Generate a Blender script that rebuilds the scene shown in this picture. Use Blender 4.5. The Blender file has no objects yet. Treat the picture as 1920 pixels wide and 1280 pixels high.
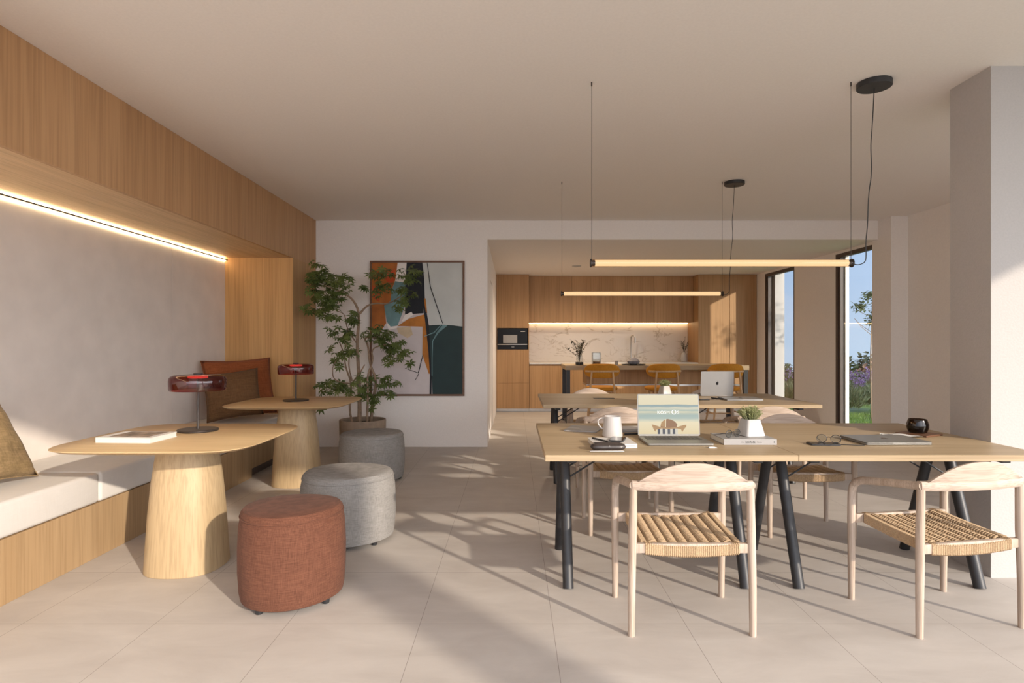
import bpy, bmesh, math, random
from mathutils import Vector, Matrix, Euler
PI = math.pi
R = math.radians
SC = bpy.context.scene
GLOW = 4.5
COL = SC.collection

# ------------------------------------------------------------------ camera, sky, sun, exposure
cam_d = bpy.data.cameras.new('camera')
cam = bpy.data.objects.new('camera', cam_d)
COL.objects.link(cam)
cam.location = (0, 0, 1.27)
cam.rotation_euler = (R(90), 0, 0)
cam_d.sensor_width = 36
cam_d.lens = 1108 / 1920 * 36
cam_d.shift_x = -3 / 1920
cam_d.shift_y = 3 / 1920
cam_d.clip_start = 0.05
cam_d.clip_end = 400
SC.camera = cam

world = bpy.data.worlds.new('sky')
SC.world = world
world.use_nodes = True
wt = world.node_tree
wt.nodes.clear()
w_out = wt.nodes.new('ShaderNodeOutputWorld')
w_bg = wt.nodes.new('ShaderNodeBackground')
w_tc = wt.nodes.new('ShaderNodeTexCoord')
w_sep = wt.nodes.new('ShaderNodeSeparateXYZ')
w_ramp = wt.nodes.new('ShaderNodeValToRGB')
w_ramp.color_ramp.elements[0].position = 0.0
w_ramp.color_ramp.elements[0].color = (0.52, 0.66, 0.86, 1)
w_ramp.color_ramp.elements[1].position = 0.45
w_ramp.color_ramp.elements[1].color = (0.30, 0.47, 0.80, 1)
e = w_ramp.color_ramp.elements.new(0.16)
e.color = (0.40, 0.57, 0.86, 1)
wt.links.new(w_tc.outputs['Generated'], w_sep.inputs[0])
wt.links.new(w_sep.outputs['Z'], w_ramp.inputs[0])
# added room fill: the sky is made much brighter and warmer towards the sun
w_dot = wt.nodes.new('ShaderNodeVectorMath')
w_dot.operation = 'DOT_PRODUCT'
w_dot.inputs[1].default_value = Vector((0.667, -0.745, 0.328)).normalized()
wt.links.new(w_tc.outputs['Generated'], w_dot.inputs[0])
w_half = wt.nodes.new('ShaderNodeMath')
w_half.operation = 'MULTIPLY_ADD'
w_half.inputs[1].default_value = 0.5
w_half.inputs[2].default_value = 0.5
w_half.use_clamp = True
wt.links.new(w_dot.outputs['Value'], w_half.inputs[0])
w_pow = wt.nodes.new('ShaderNodeMath')
w_pow.operation = 'POWER'
w_pow.inputs[1].default_value = 4.0
wt.links.new(w_half.outputs[0], w_pow.inputs[0])
w_glow = wt.nodes.new('ShaderNodeMix')
w_glow.data_type = 'RGBA'
w_glow.blend_type = 'ADD'
w_glow.clamp_factor = False
w_glow.inputs['B'].default_value = (GLOW * 1.0, GLOW * 0.97, GLOW * 0.95, 1)
wt.links.new(w_pow.outputs[0], w_glow.inputs['Factor'])
wt.links.new(w_ramp.outputs[0], w_glow.inputs['A'])
wt.links.new(w_glow.outputs['Result'], w_bg.inputs['Color'])
w_bg.inputs['Strength'].default_value = 1.0
wt.links.new(w_bg.outputs[0], w_out.inputs['Surface'])

SUN_T = 0.328                       # rise per metre of horizontal run
sun_d = bpy.data.lights.new('sun', 'SUN')
sun_d.energy = 4.2
sun_d.angle = R(1.1)
sun_d.color = (1.0, 0.87, 0.72)
sun = bpy.data.objects.new('sun', sun_d)
COL.objects.link(sun)
sun.location = (8, -9, 5)
sun.rotation_euler = Vector((-0.667, 0.745, -SUN_T)).to_track_quat('-Z', 'Y').to_euler()

SC.view_settings.view_transform = 'Standard'
SC.view_settings.look = 'None'
SC.view_settings.exposure = 0.08
SC.view_settings.gamma = 1.0
SC.view_settings.use_curve_mapping = False
SC.cycles.use_denoising = True
SC.cycles.max_bounces = 12
SC.cycles.diffuse_bounces = 9
SC.cycles.transparent_max_bounces = 16
SC.cycles.sample_clamp_indirect = 6.0
SC.cycles.caustics_reflective = False
SC.cycles.caustics_refractive = False

# ------------------------------------------------------------------ mesh helpers
class MB:
    def __init__(self):
        self.bm = bmesh.new()
        self.mats = []

    def _merge(self, tb, mi=0):
        if mi:
            for f in tb.faces:
                f.material_index = mi
        me = bpy.data.meshes.new('tmp')
        tb.to_mesh(me)
        tb.free()
        self.bm.from_mesh(me)
        bpy.data.meshes.remove(me)

    def box(self, x0, x1, y0, y1, z0, z1, bev=0.0, seg=2, mi=0, mat=None):
        tb = bmesh.new()
        v = [tb.verts.new((x, y, z)) for x in (x0, x1) for y in (y0, y1) for z in (z0, z1)]
        for q in ((0, 1, 3, 2), (4, 6, 7, 5), (0, 4, 5, 1), (2, 3, 7, 6), (0, 2, 6, 4), (1, 5, 7, 3)):
            tb.faces.new([v[i] for i in q])
        if bev > 0:
            bmesh.ops.bevel(tb, geom=tb.edges[:], offset=bev, segments=seg, profile=0.5, affect='EDGES')
        if mat is not None:
            tb.transform(mat)
        self._merge(tb, mi)
        return self

    def tube(self, pts, r, seg=10, cap=True, mi=0, flat=None):
        """swept round bar; r number or list; flat=(a,b) scales the section"""
        pts = [Vector(p) for p in pts]
        n = len(pts)
        rs = r if isinstance(r, (list, tuple)) else [r] * n
        tb = bmesh.new()
        prev = None
        rings = []
        for i, p in enumerate(pts):
            if i == 0: t = pts[1] - pts[0]
            elif i == n - 1: t = pts[-1] - pts[-2]
            else: t = (pts[i + 1] - pts[i]).normalized() + (pts[i] - pts[i - 1]).normalized()
            t.normalize()
            if prev is None:
                a = Vector((0, 0, 1)) if abs(t.z) < 0.9 else Vector((1, 0, 0))
                u = t.cross(a).normalized()
            else:
                u = (prev - t * prev.dot(t)).normalized()
            prev = u
            w = t.cross(u)
            fa, fb = flat if flat else (1, 1)
            rings.append([tb.verts.new(p + (u * math.cos(2 * PI * k / seg) * fa + w * math.sin(2 * PI * k / seg) * fb) * rs[i]) for k in range(seg)])
        for i in range(n - 1):
            for k in range(seg):
                tb.faces.new((rings[i][k], rings[i][(k + 1) % seg], rings[i + 1][(k + 1) % seg], rings[i + 1][k]))
        if cap:
            tb.faces.new(rings[0][::-1])
            tb.faces.new(rings[-1])
        self._merge(tb, mi)
        return self

    def rings(self, rings, cap0=True, cap1=True, mi=0):
        """skin a list of closed loops of equal length"""
        tb = bmesh.new()
        rv = [[tb.verts.new(p) for p in ring] for ring in rings]
        m = len(rings[0])
        for i in range(len(rv) - 1):
            for k in range(m):
                tb.faces.new((rv[i][k], rv[i][(k + 1) % m], rv[i + 1][(k + 1) % m], rv[i + 1][k]))
        if cap0: tb.faces.new(rv[0][::-1])
        if cap1: tb.faces.new(rv[-1])
        bmesh.ops.recalc_face_normals(tb, faces=tb.faces[:])
        self._merge(tb, mi)
        return self

    def lathe(self, prof, seg=40, cx=0, cy=0, mi=0, shape=None, cap=True):
        """prof [(r,z)]; shape(angle)->radius factor"""
        rings = []
        for r, z in prof:
            rings.append([(cx + r * (shape(2 * PI * k / seg) if shape else 1) * math.cos(2 * PI * k / seg),
                           cy + r * (shape(2 * PI * k / seg) if shape else 1) * math.sin(2 * PI * k / seg), z) for k in range(seg)])
        return self.rings(rings, cap, cap, mi)

    def poly(self, pts, mi=0):
        f = self.bm.faces.new([self.bm.verts.new(p) for p in pts])
        f.material_index = mi
        return self

    def prism(self, outline, f0, f1, mi=0):
        """outline list of (a,b); f0/f1 map (a,b)->3d for the two sides"""
        return self.rings([[f0(a, b) for a, b in outline], [f1(a, b) for a, b in outline]], mi=mi)

    def sphere(self, c, r, sx=1, sy=1, sz=1, u=16, v=10, mi=0):
        tb = bmesh.new()
        bmesh.ops.create_uvsphere(tb, u_segments=u, v_segments=v, radius=r)
        tb.transform(Matrix.Translation(c) @ Matrix.Diagonal((sx, sy, sz, 1)))
        self._merge(tb, mi)
        return self

    def build(self, name, mats, parent=None, smooth=35, loc=None, rot=None):
        me = bpy.data.meshes.new(name)
        self.bm.to_mesh(me)
        self.bm.free()
        if not isinstance(mats, (list, tuple)):
            mats = [mats]
        for m in mats:
            me.materials.append(m)
        if smooth:
            me.shade_smooth()
            me.set_sharp_from_angle(angle=R(smooth))
        o = bpy.data.objects.new(name, me)
        COL.objects.link(o)
        if parent: o.parent = parent
        if loc: o.location = loc
        if rot: o.rotation_euler = rot
        return o


def tag(o, label, cat, group=None, kind=None):
    o['label'] = label
    o['category'] = cat
    if group: o['group'] = group
    if kind: o['kind'] = kind
    return o


def thing(name, label, cat, loc=(0, 0, 0), rz=0, group=None):
    o = bpy.data.objects.new(name, None)
    o.empty_display_size = 0.1
    COL.objects.link(o)
    o.location = loc
    o.rotation_euler = (0, 0, rz)
    return tag(o, label, cat, group)


def struct(name, mb, mat, smooth=0):
    o = mb.build(name, mat, None, smooth)
    o['kind'] = 'structure'
    return o


def dup(o, loc=None, rz=None, label=None, parent=None):
    c = o.copy()
    COL.objects.link(c)
    if parent: c.parent = parent
    if loc is not None: c.location = loc
    if rz is not None: c.rotation_euler = (0, 0, rz)
    if label: c['label'] = label
    for ch in list(o.children):
        dup(ch, parent=c)
    return c


def text_mesh(body, size, name, mat, parent, mat4, align='CENTER', bold=0.0, extrude=0.0):
    cu = bpy.data.curves.new('txt', 'FONT')
    cu.body = body
    cu.size = size
    cu.align_x = align
    cu.align_y = 'CENTER'
    cu.offset = bold
    cu.extrude = extrude
    cu.space_character = 1.12
    to = bpy.data.objects.new('txt', cu)
    COL.objects.link(to)
    dg = bpy.context.evaluated_depsgraph_get()
    dg.update()
    me = bpy.data.meshes.new_from_object(to.evaluated_get(dg))
    bpy.data.objects.remove(to)
    me.name = name
    me.materials.clear()
    me.materials.append(mat)
    me.transform(mat4)
    o = bpy.data.objects.new(name, me)
    COL.objects.link(o)
    o.parent = parent
    return o

# ------------------------------------------------------------------ materials
def new_mat(name):
    m = bpy.data.materials.new(name)
    m.use_nodes = True
    nt = m.node_tree
    b = nt.nodes['Principled BSDF']
    return m, nt, b


def srgb(r, g, b):
    f = lambda c: (c / 255 / 12.92) if c / 255 <= 0.04045 else ((c / 255 + 0.055) / 1.055) ** 2.4
    return (f(r), f(g), f(b), 1)


def c4(c):
    return (c[0], c[1], c[2], 1)


def mat_plain(name, col, rough=0.5, metal=0.0, var=0.06, scale=20, bump=0.0, spec=0.5, coat=0.0):
    m, nt, b = new_mat(name)
    b.inputs['Roughness'].default_value = rough
    b.inputs['Metallic'].default_value = metal
    b.inputs['Specular IOR Level'].default_value = spec
    b.inputs['Coat Weight'].default_value = coat
    tc = nt.nodes.new('ShaderNodeTexCoord')
    no = nt.nodes.new('ShaderNodeTexNoise')
    no.inputs['Scale'].default_value = scale
    no.inputs['Detail'].default_value = 5
    ra = nt.nodes.new('ShaderNodeValToRGB')
    ra.color_ramp.elements[0].position = 0.3
    ra.color_ramp.elements[1].position = 0.7
    ra.color_ramp.elements[0].color = c4([x * (1 - var) for x in col[:3]])
    ra.color_ramp.elements[1].color = c4([min(1, x * (1 + var)) for x in col[:3]])
    nt.links.new(tc.outputs['Object'], no.inputs['Vector'])
    nt.links.new(no.outputs['Fac'], ra.inputs[0])
    nt.links.new(ra.outputs[0], b.inputs['Base Color'])
    if bump:
        bp = nt.nodes.new('ShaderNodeBump')
        bp.inputs['Strength'].default_value = bump
        bp.inputs['Distance'].default_value = 0.01
        nt.links.new(no.outputs['Fac'], bp.inputs['Height'])
        nt.links.new(bp.outputs[0], b.inputs['Normal'])
    return m


def mat_wood(name, dark, light, grain=2, s=7.0, rough=0.5, fine=0.16, coat=0.0, stretch=0.05):
    m, nt, b = new_mat(name)
    L = nt.links.new
    b.inputs['Roughness'].default_value = rough
    b.inputs['Specular IOR Level'].default_value = 0.35
    b.inputs['Coat Weight'].default_value = coat
    tc = nt.nodes.new('ShaderNodeTexCoord')
    mp = nt.nodes.new('ShaderNodeMapping')
    sc = [1.0, 1.0, 1.0]
    sc[grain] = stretch
    mp.inputs['Scale'].default_value = sc
    L(tc.outputs['Object'], mp.inputs['Vector'])
    n1 = nt.nodes.new('ShaderNodeTexNoise')
    n1.inputs['Scale'].default_value = s
    n1.inputs['Detail'].default_value = 6
    n1.inputs['Roughness'].default_value = 0.55
    n1.inputs['Distortion'].default_value = 0.8
    L(mp.outputs[0], n1.inputs['Vector'])
    ra = nt.nodes.new('ShaderNodeValToRGB')
    ra.color_ramp.elements[0].position = 0.28
    ra.color_ramp.elements[1].position = 0.72
    ra.color_ramp.elements[0].color = c4(dark)
    ra.color_ramp.elements[1].color = c4(light)
    L(n1.outputs['Fac'], ra.inputs[0])
    mp2 = nt.nodes.new('ShaderNodeMapping')
    sc2 = [1.0, 1.0, 1.0]
    sc2[grain] = stretch * 0.5
    mp2.inputs['Scale'].default_value = sc2
    L(tc.outputs['Object'], mp2.inputs['Vector'])
    n2 = nt.nodes.new('ShaderNodeTexNoise')
    n2.inputs['Scale'].default_value = s * 14
    n2.inputs['Detail'].default_value = 3
    L(mp2.outputs[0], n2.inputs['Vector'])
    r2 = nt.nodes.new('ShaderNodeValToRGB')
    r2.color_ramp.elements[0].position = 0.36
    r2.color_ramp.elements[1].position = 0.56
    r2.color_ramp.elements[0].color = (1 - fine, 1 - fine * 1.1, 1 - fine * 1.2, 1)
    r2.color_ramp.elements[1].color = (1, 1, 1, 1)
    L(n2.outputs['Fac'], r2.inputs[0])
    mx = nt.nodes.new('ShaderNodeMix')
    mx.data_type = 'RGBA'
    mx.blend_type = 'MULTIPLY'
    mx.inputs['Factor'].default_value = 1.0
    L(ra.outputs[0], mx.inputs['A'])
    L(r2.outputs[0], mx.inputs['B'])
    L(mx.outputs['Result'], b.inputs['Base Color'])
    bp = nt.nodes.new('ShaderNodeBump')
    bp.inputs['Strength'].default_value = 0.12
    bp.inputs['Distance'].default_value = 0.004
    L(n2.outputs['Fac'], bp.inputs['Height'])
    L(bp.outputs[0], b.inputs['Normal'])
    return m


def mat_fabric(name, c1, c2, scale=260, bump=0.35, rough=0.9, big=0.12, bigscale=9):
    """plain weave: two crossed wave textures plus slubs"""
    m, nt, b = new_mat(name)
    L = nt.links.new
    b.inputs['Roughness'].default_value = rough
    b.inputs['Specular IOR Level'].default_value = 0.15
    b.inputs['Sheen Weight'].default_value = 0.04
    b.inputs['Sheen Roughness'].default_value = 0.5
    tc = nt.nodes.new('ShaderNodeTexCoord')
    outs = []
    for st in ((1, 1, 0.06), (0.06, 0.06, 1)):
        mp = nt.nodes.new('ShaderNodeMapping')
        mp.inputs['Scale'].default_value = st
        L(tc.outputs['Object'], mp.inputs['Vector'])
        n = nt.nodes.new('ShaderNodeTexNoise')
        n.inputs['Scale'].default_value = scale
        n.inputs['Detail'].default_value = 2
        L(mp.outputs[0], n.inputs['Vector'])
        outs.append(n.outputs['Fac'])
    ad = nt.nodes.new('ShaderNodeMath')
    ad.operation = 'ADD'
    L(outs[0], ad.inputs[0])
    L(outs[1], ad.inputs[1])
    hf = nt.nodes.new('ShaderNodeMath')
    hf.operation = 'MULTIPLY'
    hf.inputs[1].default_value = 0.5
    L(ad.outputs[0], hf.inputs[0])
    ra = nt.nodes.new('ShaderNodeValToRGB')
    ra.color_ramp.elements[0].position = 0.38
    ra.color_ramp.elements[1].position = 0.62
    ra.color_ramp.elements[0].color = c4(c1)
    ra.color_ramp.elements[1].color = c4(c2)
    L(hf.outputs[0], ra.inputs[0])
    nb = nt.nodes.new('ShaderNodeTexNoise')
    nb.inputs['Scale'].default_value = bigscale
    nb.inputs['Detail'].default_value = 4
    L(tc.outputs['Object'], nb.inputs['Vector'])
    r2 = nt.nodes.new('ShaderNodeValToRGB')
    r2.color_ramp.elements[0].position = 0.3
    r2.color_ramp.elements[1].position = 0.7
    r2.color_ramp.elements[0].color = (1 - big, 1 - big, 1 - big, 1)
    r2.color_ramp.elements[1].color = (1, 1, 1, 1)
    L(nb.outputs['Fac'], r2.inputs[0])
    mx = nt.nodes.new('ShaderNodeMix')
    mx.data_type = 'RGBA'
    mx.blend_type = 'MULTIPLY'
    mx.inputs['Factor'].default_value = 1.0
    L(ra.outputs[0], mx.inputs['A'])
    L(r2.outputs[0], mx.inputs['B'])
    L(mx.outputs['Result'], b.inputs['Base Color'])
    bp = nt.nodes.new('ShaderNodeBump')
    bp.inputs['Strength'].default_value = bump
    bp.inputs['Distance'].default_value = 0.003
    L(hf.outputs[0], bp.inputs['Height'])
    L(bp.outputs[0], b.inputs['Normal'])
    return m


def mat_emit(name, col, strength, base=1.0):
    m, nt, b = new_mat(name)
    b.inputs['Base Color'].default_value = c4([x * base for x in col])
    b.inputs['Emission Color'].default_value = c4(col)
    b.inputs['Emission Strength'].default_value = strength
    return m


def mat_glass(name, tint=(1, 1, 1), refl=0.06, rough=0.02):
    """thin pane: tinted see-through with a fresnel reflection"""
    m, nt, b = new_mat(name)
    nt.nodes.remove(b)
    L = nt.links.new
    out = nt.nodes['Material Output']
    tr = nt.nodes.new('ShaderNodeBsdfTransparent')
    tr.inputs[0].default_value = c4(tint)
    gl = nt.nodes.new('ShaderNodeBsdfGlossy')
    gl.inputs['Roughness'].default_value = rough
    lw = nt.nodes.new('ShaderNodeLayerWeight')
    lw.inputs['Blend'].default_value = 0.5
    pw = nt.nodes.new('ShaderNodeMath')
    pw.operation = 'POWER'
    pw.inputs[1].default_value = 4.5
    L(lw.outputs['Facing'], pw.inputs[0])
    fr = nt.nodes.new('ShaderNodeMath')
    fr.operation = 'MULTIPLY_ADD'
    fr.inputs[1].default_value = 0.75
    fr.inputs[2].default_value = refl * 0.6
    L(pw.outputs[0], fr.inputs[0])
    mx = nt.nodes.new('ShaderNodeMixShader')
    L(fr.outputs[0], mx.inputs[0])
    L(tr.outputs[0], mx.inputs[1])
    L(gl.outputs[0], mx.inputs[2])
    L(mx.outputs[0], out.inputs['Surface'])
    return m


def mat_floor():
    m, nt, b = new_mat('limestone_tile')
    L = nt.links.new
    b.inputs['Roughness'].default_value = 0.55
    b.inputs['Specular IOR Level'].default_value = 0.3
    tc = nt.nodes.new('ShaderNodeTexCoord')
    mp = nt.nodes.new('ShaderNodeMapping')
    mp.inputs['Location'].default_value = (6 - 0.1766, 6 - 2.675 + 0.6, 0)
    L(tc.outputs['Object'], mp.inputs['Vector'])
    br = nt.nodes.new('ShaderNodeTexBrick')
    br.offset = 0
    br.inputs['Scale'].default_value = 1
    br.inputs['Brick Width'].default_value = 0.6
    br.inputs['Row Height'].default_value = 0.6
    br.inputs['Mortar Size'].default_value = 0.0012
    br.inputs['Mortar Smooth'].default_value = 0.1
    br.inputs['Bias'].default_value = 0
    br.inputs['Color1'].default_value = (0.985, 0.985, 0.985, 1)
    br.inputs['Color2'].default_value = (1, 1, 1, 1)
    br.inputs['Mortar'].default_value = (0.5, 0.47, 0.45, 1)
    L(mp.outputs[0], br.inputs['Vector'])
    mps = nt.nodes.new('ShaderNodeMapping')
    mps.inputs['Scale'].default_value = (0.6, 1.5, 1)
    L(tc.outputs['Object'], mps.inputs['Vector'])
    n = nt.nodes.new('ShaderNodeTexNoise')
    n.inputs['Scale'].default_value = 3.5
    n.inputs['Detail'].default_value = 9
    n.inputs['Roughness'].default_value = 0.62
    n.inputs['Distortion'].default_value = 0.5
    L(mps.outputs[0], n.inputs['Vector'])
    ra = nt.nodes.new('ShaderNodeValToRGB')
    ra.color_ramp.elements[0].position = 0.3
    ra.color_ramp.elements[1].position = 0.72
    ra.color_ramp.elements[0].color = (0.455, 0.415, 0.38, 1)
    ra.color_ramp.elements[1].color = (0.55, 0.51, 0.47, 1)
    L(n.outputs['Fac'], ra.inputs[0])
    mx = nt.nodes.new('ShaderNodeMix')
    mx.data_type = 'RGBA'
    mx.blend_type = 'MULTIPLY'
    mx.inputs['Factor'].default_value = 1
    L(ra.outputs[0], mx.inputs['A'])
    L(br.outputs['Color'], mx.inputs['B'])
    L(mx.outputs['Result'], b.inputs['Base Color'])
    return m


def mat_marble():
    m, nt, b = new_mat('veined_marble')
    L = nt.links.new
    b.inputs['Roughness'].default_value = 0.25
    tc = nt.nodes.new('ShaderNodeTexCoord')
    mp = nt.nodes.new('ShaderNodeMapping')
    mp.inputs['Rotation'].default_value = (0, R(35), 0)
    mp.inputs['Scale'].default_value = (0.8, 1, 1.8)
    L(tc.outputs['Object'], mp.inputs['Vector'])
    n = nt.nodes.new('ShaderNodeTexNoise')
    n.inputs['Scale'].default_value = 2.2
    n.inputs['Detail'].default_value = 7
    n.inputs['Roughness'].default_value = 0.6
    n.inputs['Distortion'].default_value = 1.2
    L(mp.outputs[0], n.inputs['Vector'])
    ra = nt.nodes.new('ShaderNodeValToRGB')
    cr = ra.color_ramp
    cr.elements[0].position = 0.475
    cr.elements[0].color = (0.72, 0.66, 0.59, 1)
    cr.elements[1].position = 0.525
    cr.elements[1].color = (0.72, 0.66, 0.59, 1)
    q = cr.elements.new(0.5)
    q.color = (0.46, 0.38, 0.29, 1)
    L(n.outputs['Fac'], ra.inputs[0])
    # veins only here and there
    n2 = nt.nodes.new('ShaderNodeTexNoise')
    n2.inputs['Scale'].default_value = 3.0
    L(tc.outputs['Object'], n2.inputs['Vector'])
    r2 = nt.nodes.new('ShaderNodeValToRGB')
    r2.color_ramp.elements[0].position = 0.45
    r2.color_ramp.elements[1].position = 0.62
    L(n2.outputs['Fac'], r2.inputs[0])
    mx = nt.nodes.new('ShaderNodeMix')
    mx.data_type = 'RGBA'
    mx.inputs['A'].default_value = (0.72, 0.66, 0.59, 1)
    L(r2.outputs[0], mx.inputs['Factor'])
    L(ra.outputs[0], mx.inputs['B'])
    L(mx.outputs['Result'], b.inputs['Base Color'])
    return m


def mat_leaf(name, c1, c2, scale=4, trans=0.25):
    m, nt, b = new_mat(name)
    L = nt.links.new
    b.inputs['Roughness'].default_value = 0.45
    tc = nt.nodes.new('ShaderNodeTexCoord')
    n = nt.nodes.new('ShaderNodeTexNoise')
    n.inputs['Scale'].default_value = scale
    n.inputs['Detail'].default_value = 3
    L(tc.outputs['Object'], n.inputs['Vector'])
    ra = nt.nodes.new('ShaderNodeValToRGB')
    ra.color_ramp.elements[0].position = 0.35
    ra.color_ramp.elements[1].position = 0.65
    ra.color_ramp.elements[0].color = c4(c1)
    ra.color_ramp.elements[1].color = c4(c2)
    L(n.outputs['Fac'], ra.inputs[0])
    L(ra.outputs[0], b.inputs['Base Color'])
    tl = nt.nodes.new('ShaderNodeBsdfTranslucent')
    L(ra.outputs[0], tl.inputs['Color'])
    mx = nt.nodes.new('ShaderNodeMixShader')
    mx.inputs[0].default_value = trans
    L(b.outputs[0], mx.inputs[1])
    L(tl.outputs[0], mx.inputs[2])
    L(mx.outputs[0], nt.nodes['Material Output'].inputs['Surface'])
    return m


M = {}
M['wall'] = mat_plain('white_plaster', (0.84, 0.80, 0.765), 0.85, var=0.025, scale=60, bump=0.06, spec=0.2)
M['ceiling'] = mat_plain('ceiling_plaster', (0.84, 0.80, 0.76), 0.9, var=0.02, scale=70, bump=0.05, spec=0.15)
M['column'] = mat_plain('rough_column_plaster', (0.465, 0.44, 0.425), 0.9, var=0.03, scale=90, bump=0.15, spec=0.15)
M['panel'] = mat_plain('pale_lime_panel', (0.74, 0.685, 0.64), 0.38, var=0.05, scale=5, bump=0.02, spec=0.35)
M['floor'] = mat_floor()
M['oak_wall'] = mat_wood('oak_veneer', (0.46, 0.26, 0.125), (0.58, 0.35, 0.18), 2, 4, 0.5)
M['oak_soffit'] = mat_wood('oak_veneer_flat', (0.62, 0.42, 0.22), (0.76, 0.54, 0.32), 1, 6, 0.5)
M['oak_bench'] = mat_wood('oak_bench_front', (0.36, 0.235, 0.122), (0.44, 0.305, 0.17), 2, 6, 0.5)
M['oak_end'] = mat_wood('oak_end_panel', (0.44, 0.245, 0.095), (0.57, 0.34, 0.145), 2, 4, 0.5)
M['oak_kitchen'] = mat_wood('oak_kitchen_front', (0.39, 0.22, 0.10), (0.50, 0.30, 0.145), 2, 3, 0.5)
M['oak_table'] = mat_wood('pale_oak_top', (0.37, 0.27, 0.158), (0.455, 0.345, 0.215), 0, 5, 0.45)
M['oak_round'] = mat_wood('blond_oak', (0.47, 0.325, 0.17), (0.58, 0.42, 0.235), 0, 6, 0.42)
M['oak_leg'] = mat_wood('blond_oak_upright', (0.44, 0.32, 0.18), (0.52, 0.385, 0.228), 2, 7, 0.5)
M['chair_wood'] = mat_wood('whitewashed_ash', (0.41, 0.315, 0.24), (0.58, 0.48, 0.40), 2, 14, 0.55, fine=0.24)
M['chair_back'] = mat_wood('whitewashed_ash_flat', (0.45, 0.345, 0.27), (0.57, 0.47, 0.395), 0, 14, 0.55, fine=0.2)
M['stool_wood'] = mat_wood('warm_ash', (0.50, 0.31, 0.16), (0.64, 0.43, 0.25), 2, 12, 0.5)
M['cord'] = mat_plain('paper_cord', (0.43, 0.305, 0.187), 0.8, var=0.22, scale=160, bump=0.2, spec=0.2)
M['white_fabric'] = mat_fabric('white_wool', (0.625, 0.60, 0.565), (0.65, 0.625, 0.59), 300, 0.05, big=0.03)
M['grey_fabric'] = mat_fabric('grey_boucle', (0.22, 0.21, 0.20), (0.32, 0.305, 0.29), 360, 0.35)
M['rust_fabric'] = mat_fabric('rust_weave', (0.100, 0.041, 0.025), (0.165, 0.069, 0.042), 360, 0.4)
M['terracotta_fabric'] = mat_fabric('terracotta_linen', (0.20, 0.055, 0.018), (0.27, 0.085, 0.03), 200, 0.25)
M['brown_fabric'] = mat_fabric('brown_linen', (0.10, 0.05, 0.022), (0.15, 0.08, 0.036), 200, 0.25)
M['olive_fabric'] = mat_fabric('olive_brown_linen', (0.22, 0.15, 0.07), (0.32, 0.22, 0.115), 160, 0.3, big=0.3, bigscale=25)
M['mustard_fabric'] = mat_fabric('mustard_felt', (0.46, 0.19, 0.02), (0.58, 0.26, 0.035), 260, 0.15)
M['black_metal'] = mat_plain('black_steel', (0.022, 0.022, 0.024), 0.45, var=0.15, scale=30)
M['dark_metal'] = mat_plain('dark_bronze', (0.06, 0.05, 0.045), 0.4, metal=0.6, var=0.1)
M['steel'] = mat_plain('brushed_steel', (0.55, 0.52, 0.49), 0.3, metal=1.0, var=0.05)
M['frame'] = mat_plain('dark_window_frame', (0.085, 0.06, 0.05), 0.5, var=0.08)
M['alu'] = mat_plain('grey_aluminium', (0.33, 0.325, 0.325), 0.42, metal=0.55, var=0.02)
M['alu_dark'] = mat_plain('dark_grey_aluminium', (0.25, 0.24, 0.22), 0.42, metal=0.5, var=0.02)
M['keys'] = mat_plain('keyboard_black', (0.05, 0.045, 0.04), 0.5)
M['logo'] = mat_plain('black_gloss', (0.01, 0.01, 0.012), 0.15, var=0.0)
M['white_cer'] = mat_plain('white_ceramic', (0.50, 0.48, 0.465), 0.35, var=0.015, scale=8)
M['white_paper'] = mat_plain('white_paper', (0.62, 0.60, 0.575), 0.7, var=0.02)
M['pages'] = mat_plain('page_block', (0.66, 0.62, 0.55), 0.8, var=0.05, scale=90)
M['grey_cover'] = mat_plain('grey_cover', (0.33, 0.315, 0.30), 0.6, var=0.04)
M['grey_soft'] = mat_plain('light_grey_cover', (0.33, 0.32, 0.315), 0.5, var=0.03)
M['ink'] = mat_plain('dark_ink', (0.05, 0.05, 0.05), 0.7)
M['photo'] = mat_plain('printed_photo', (0.22, 0.17, 0.13), 0.6, var=0.75, scale=22)
M['leather'] = mat_plain('dark_leather', (0.045, 0.036, 0.034), 0.38, var=0.15, scale=50, bump=0.1)
M['black_gloss'] = mat_plain('black_glass', (0.012, 0.012, 0.013), 0.1, var=0.0)
M['oven_glass'] = mat_plain('oven_glass', (0.012, 0.012, 0.014), 0.3, var=0.0, spec=0.15)
M['tray_wood'] = mat_wood('walnut', (0.12, 0.055, 0.03), (0.2, 0.10, 0.055), 0, 20, 0.4)
M['marble'] = mat_marble()
M['stone_top'] = mat_plain('pale_quartz', (0.66, 0.63, 0.60), 0.25, var=0.02)
M['soil'] = mat_plain('dark_soil', (0.035, 0.025, 0.018), 0.95, var=0.4, scale=60, bump=0.4)
M['pot_clay'] = mat_plain('grey_brown_clay', (0.27, 0.20, 0.145), 0.75, var=0.18, scale=14, bump=0.15)
M['bark'] = mat_plain('pale_bark', (0.24, 0.165, 0.11), 0.85, var=0.25, scale=25, bump=0.3)
M['leaf'] = mat_leaf('umbrella_leaf', (0.06, 0.095, 0.022), (0.16, 0.21, 0.06), 6)
M['succulent'] = mat_leaf('succulent_leaf', (0.32, 0.35, 0.16), (0.55, 0.56, 0.32), 30)
M['dry_leaf'] = mat_leaf('dried_leaf', (0.05, 0.045, 0.03), (0.13, 0.115, 0.085), 12)
M['grass'] = mat_leaf('grass', (0.06, 0.12, 0.015), (0.16, 0.25, 0.04), 3)
M['shrub'] = mat_leaf('lavender_green', (0.07, 0.10, 0.045), (0.17, 0.21, 0.12), 4)
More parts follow.
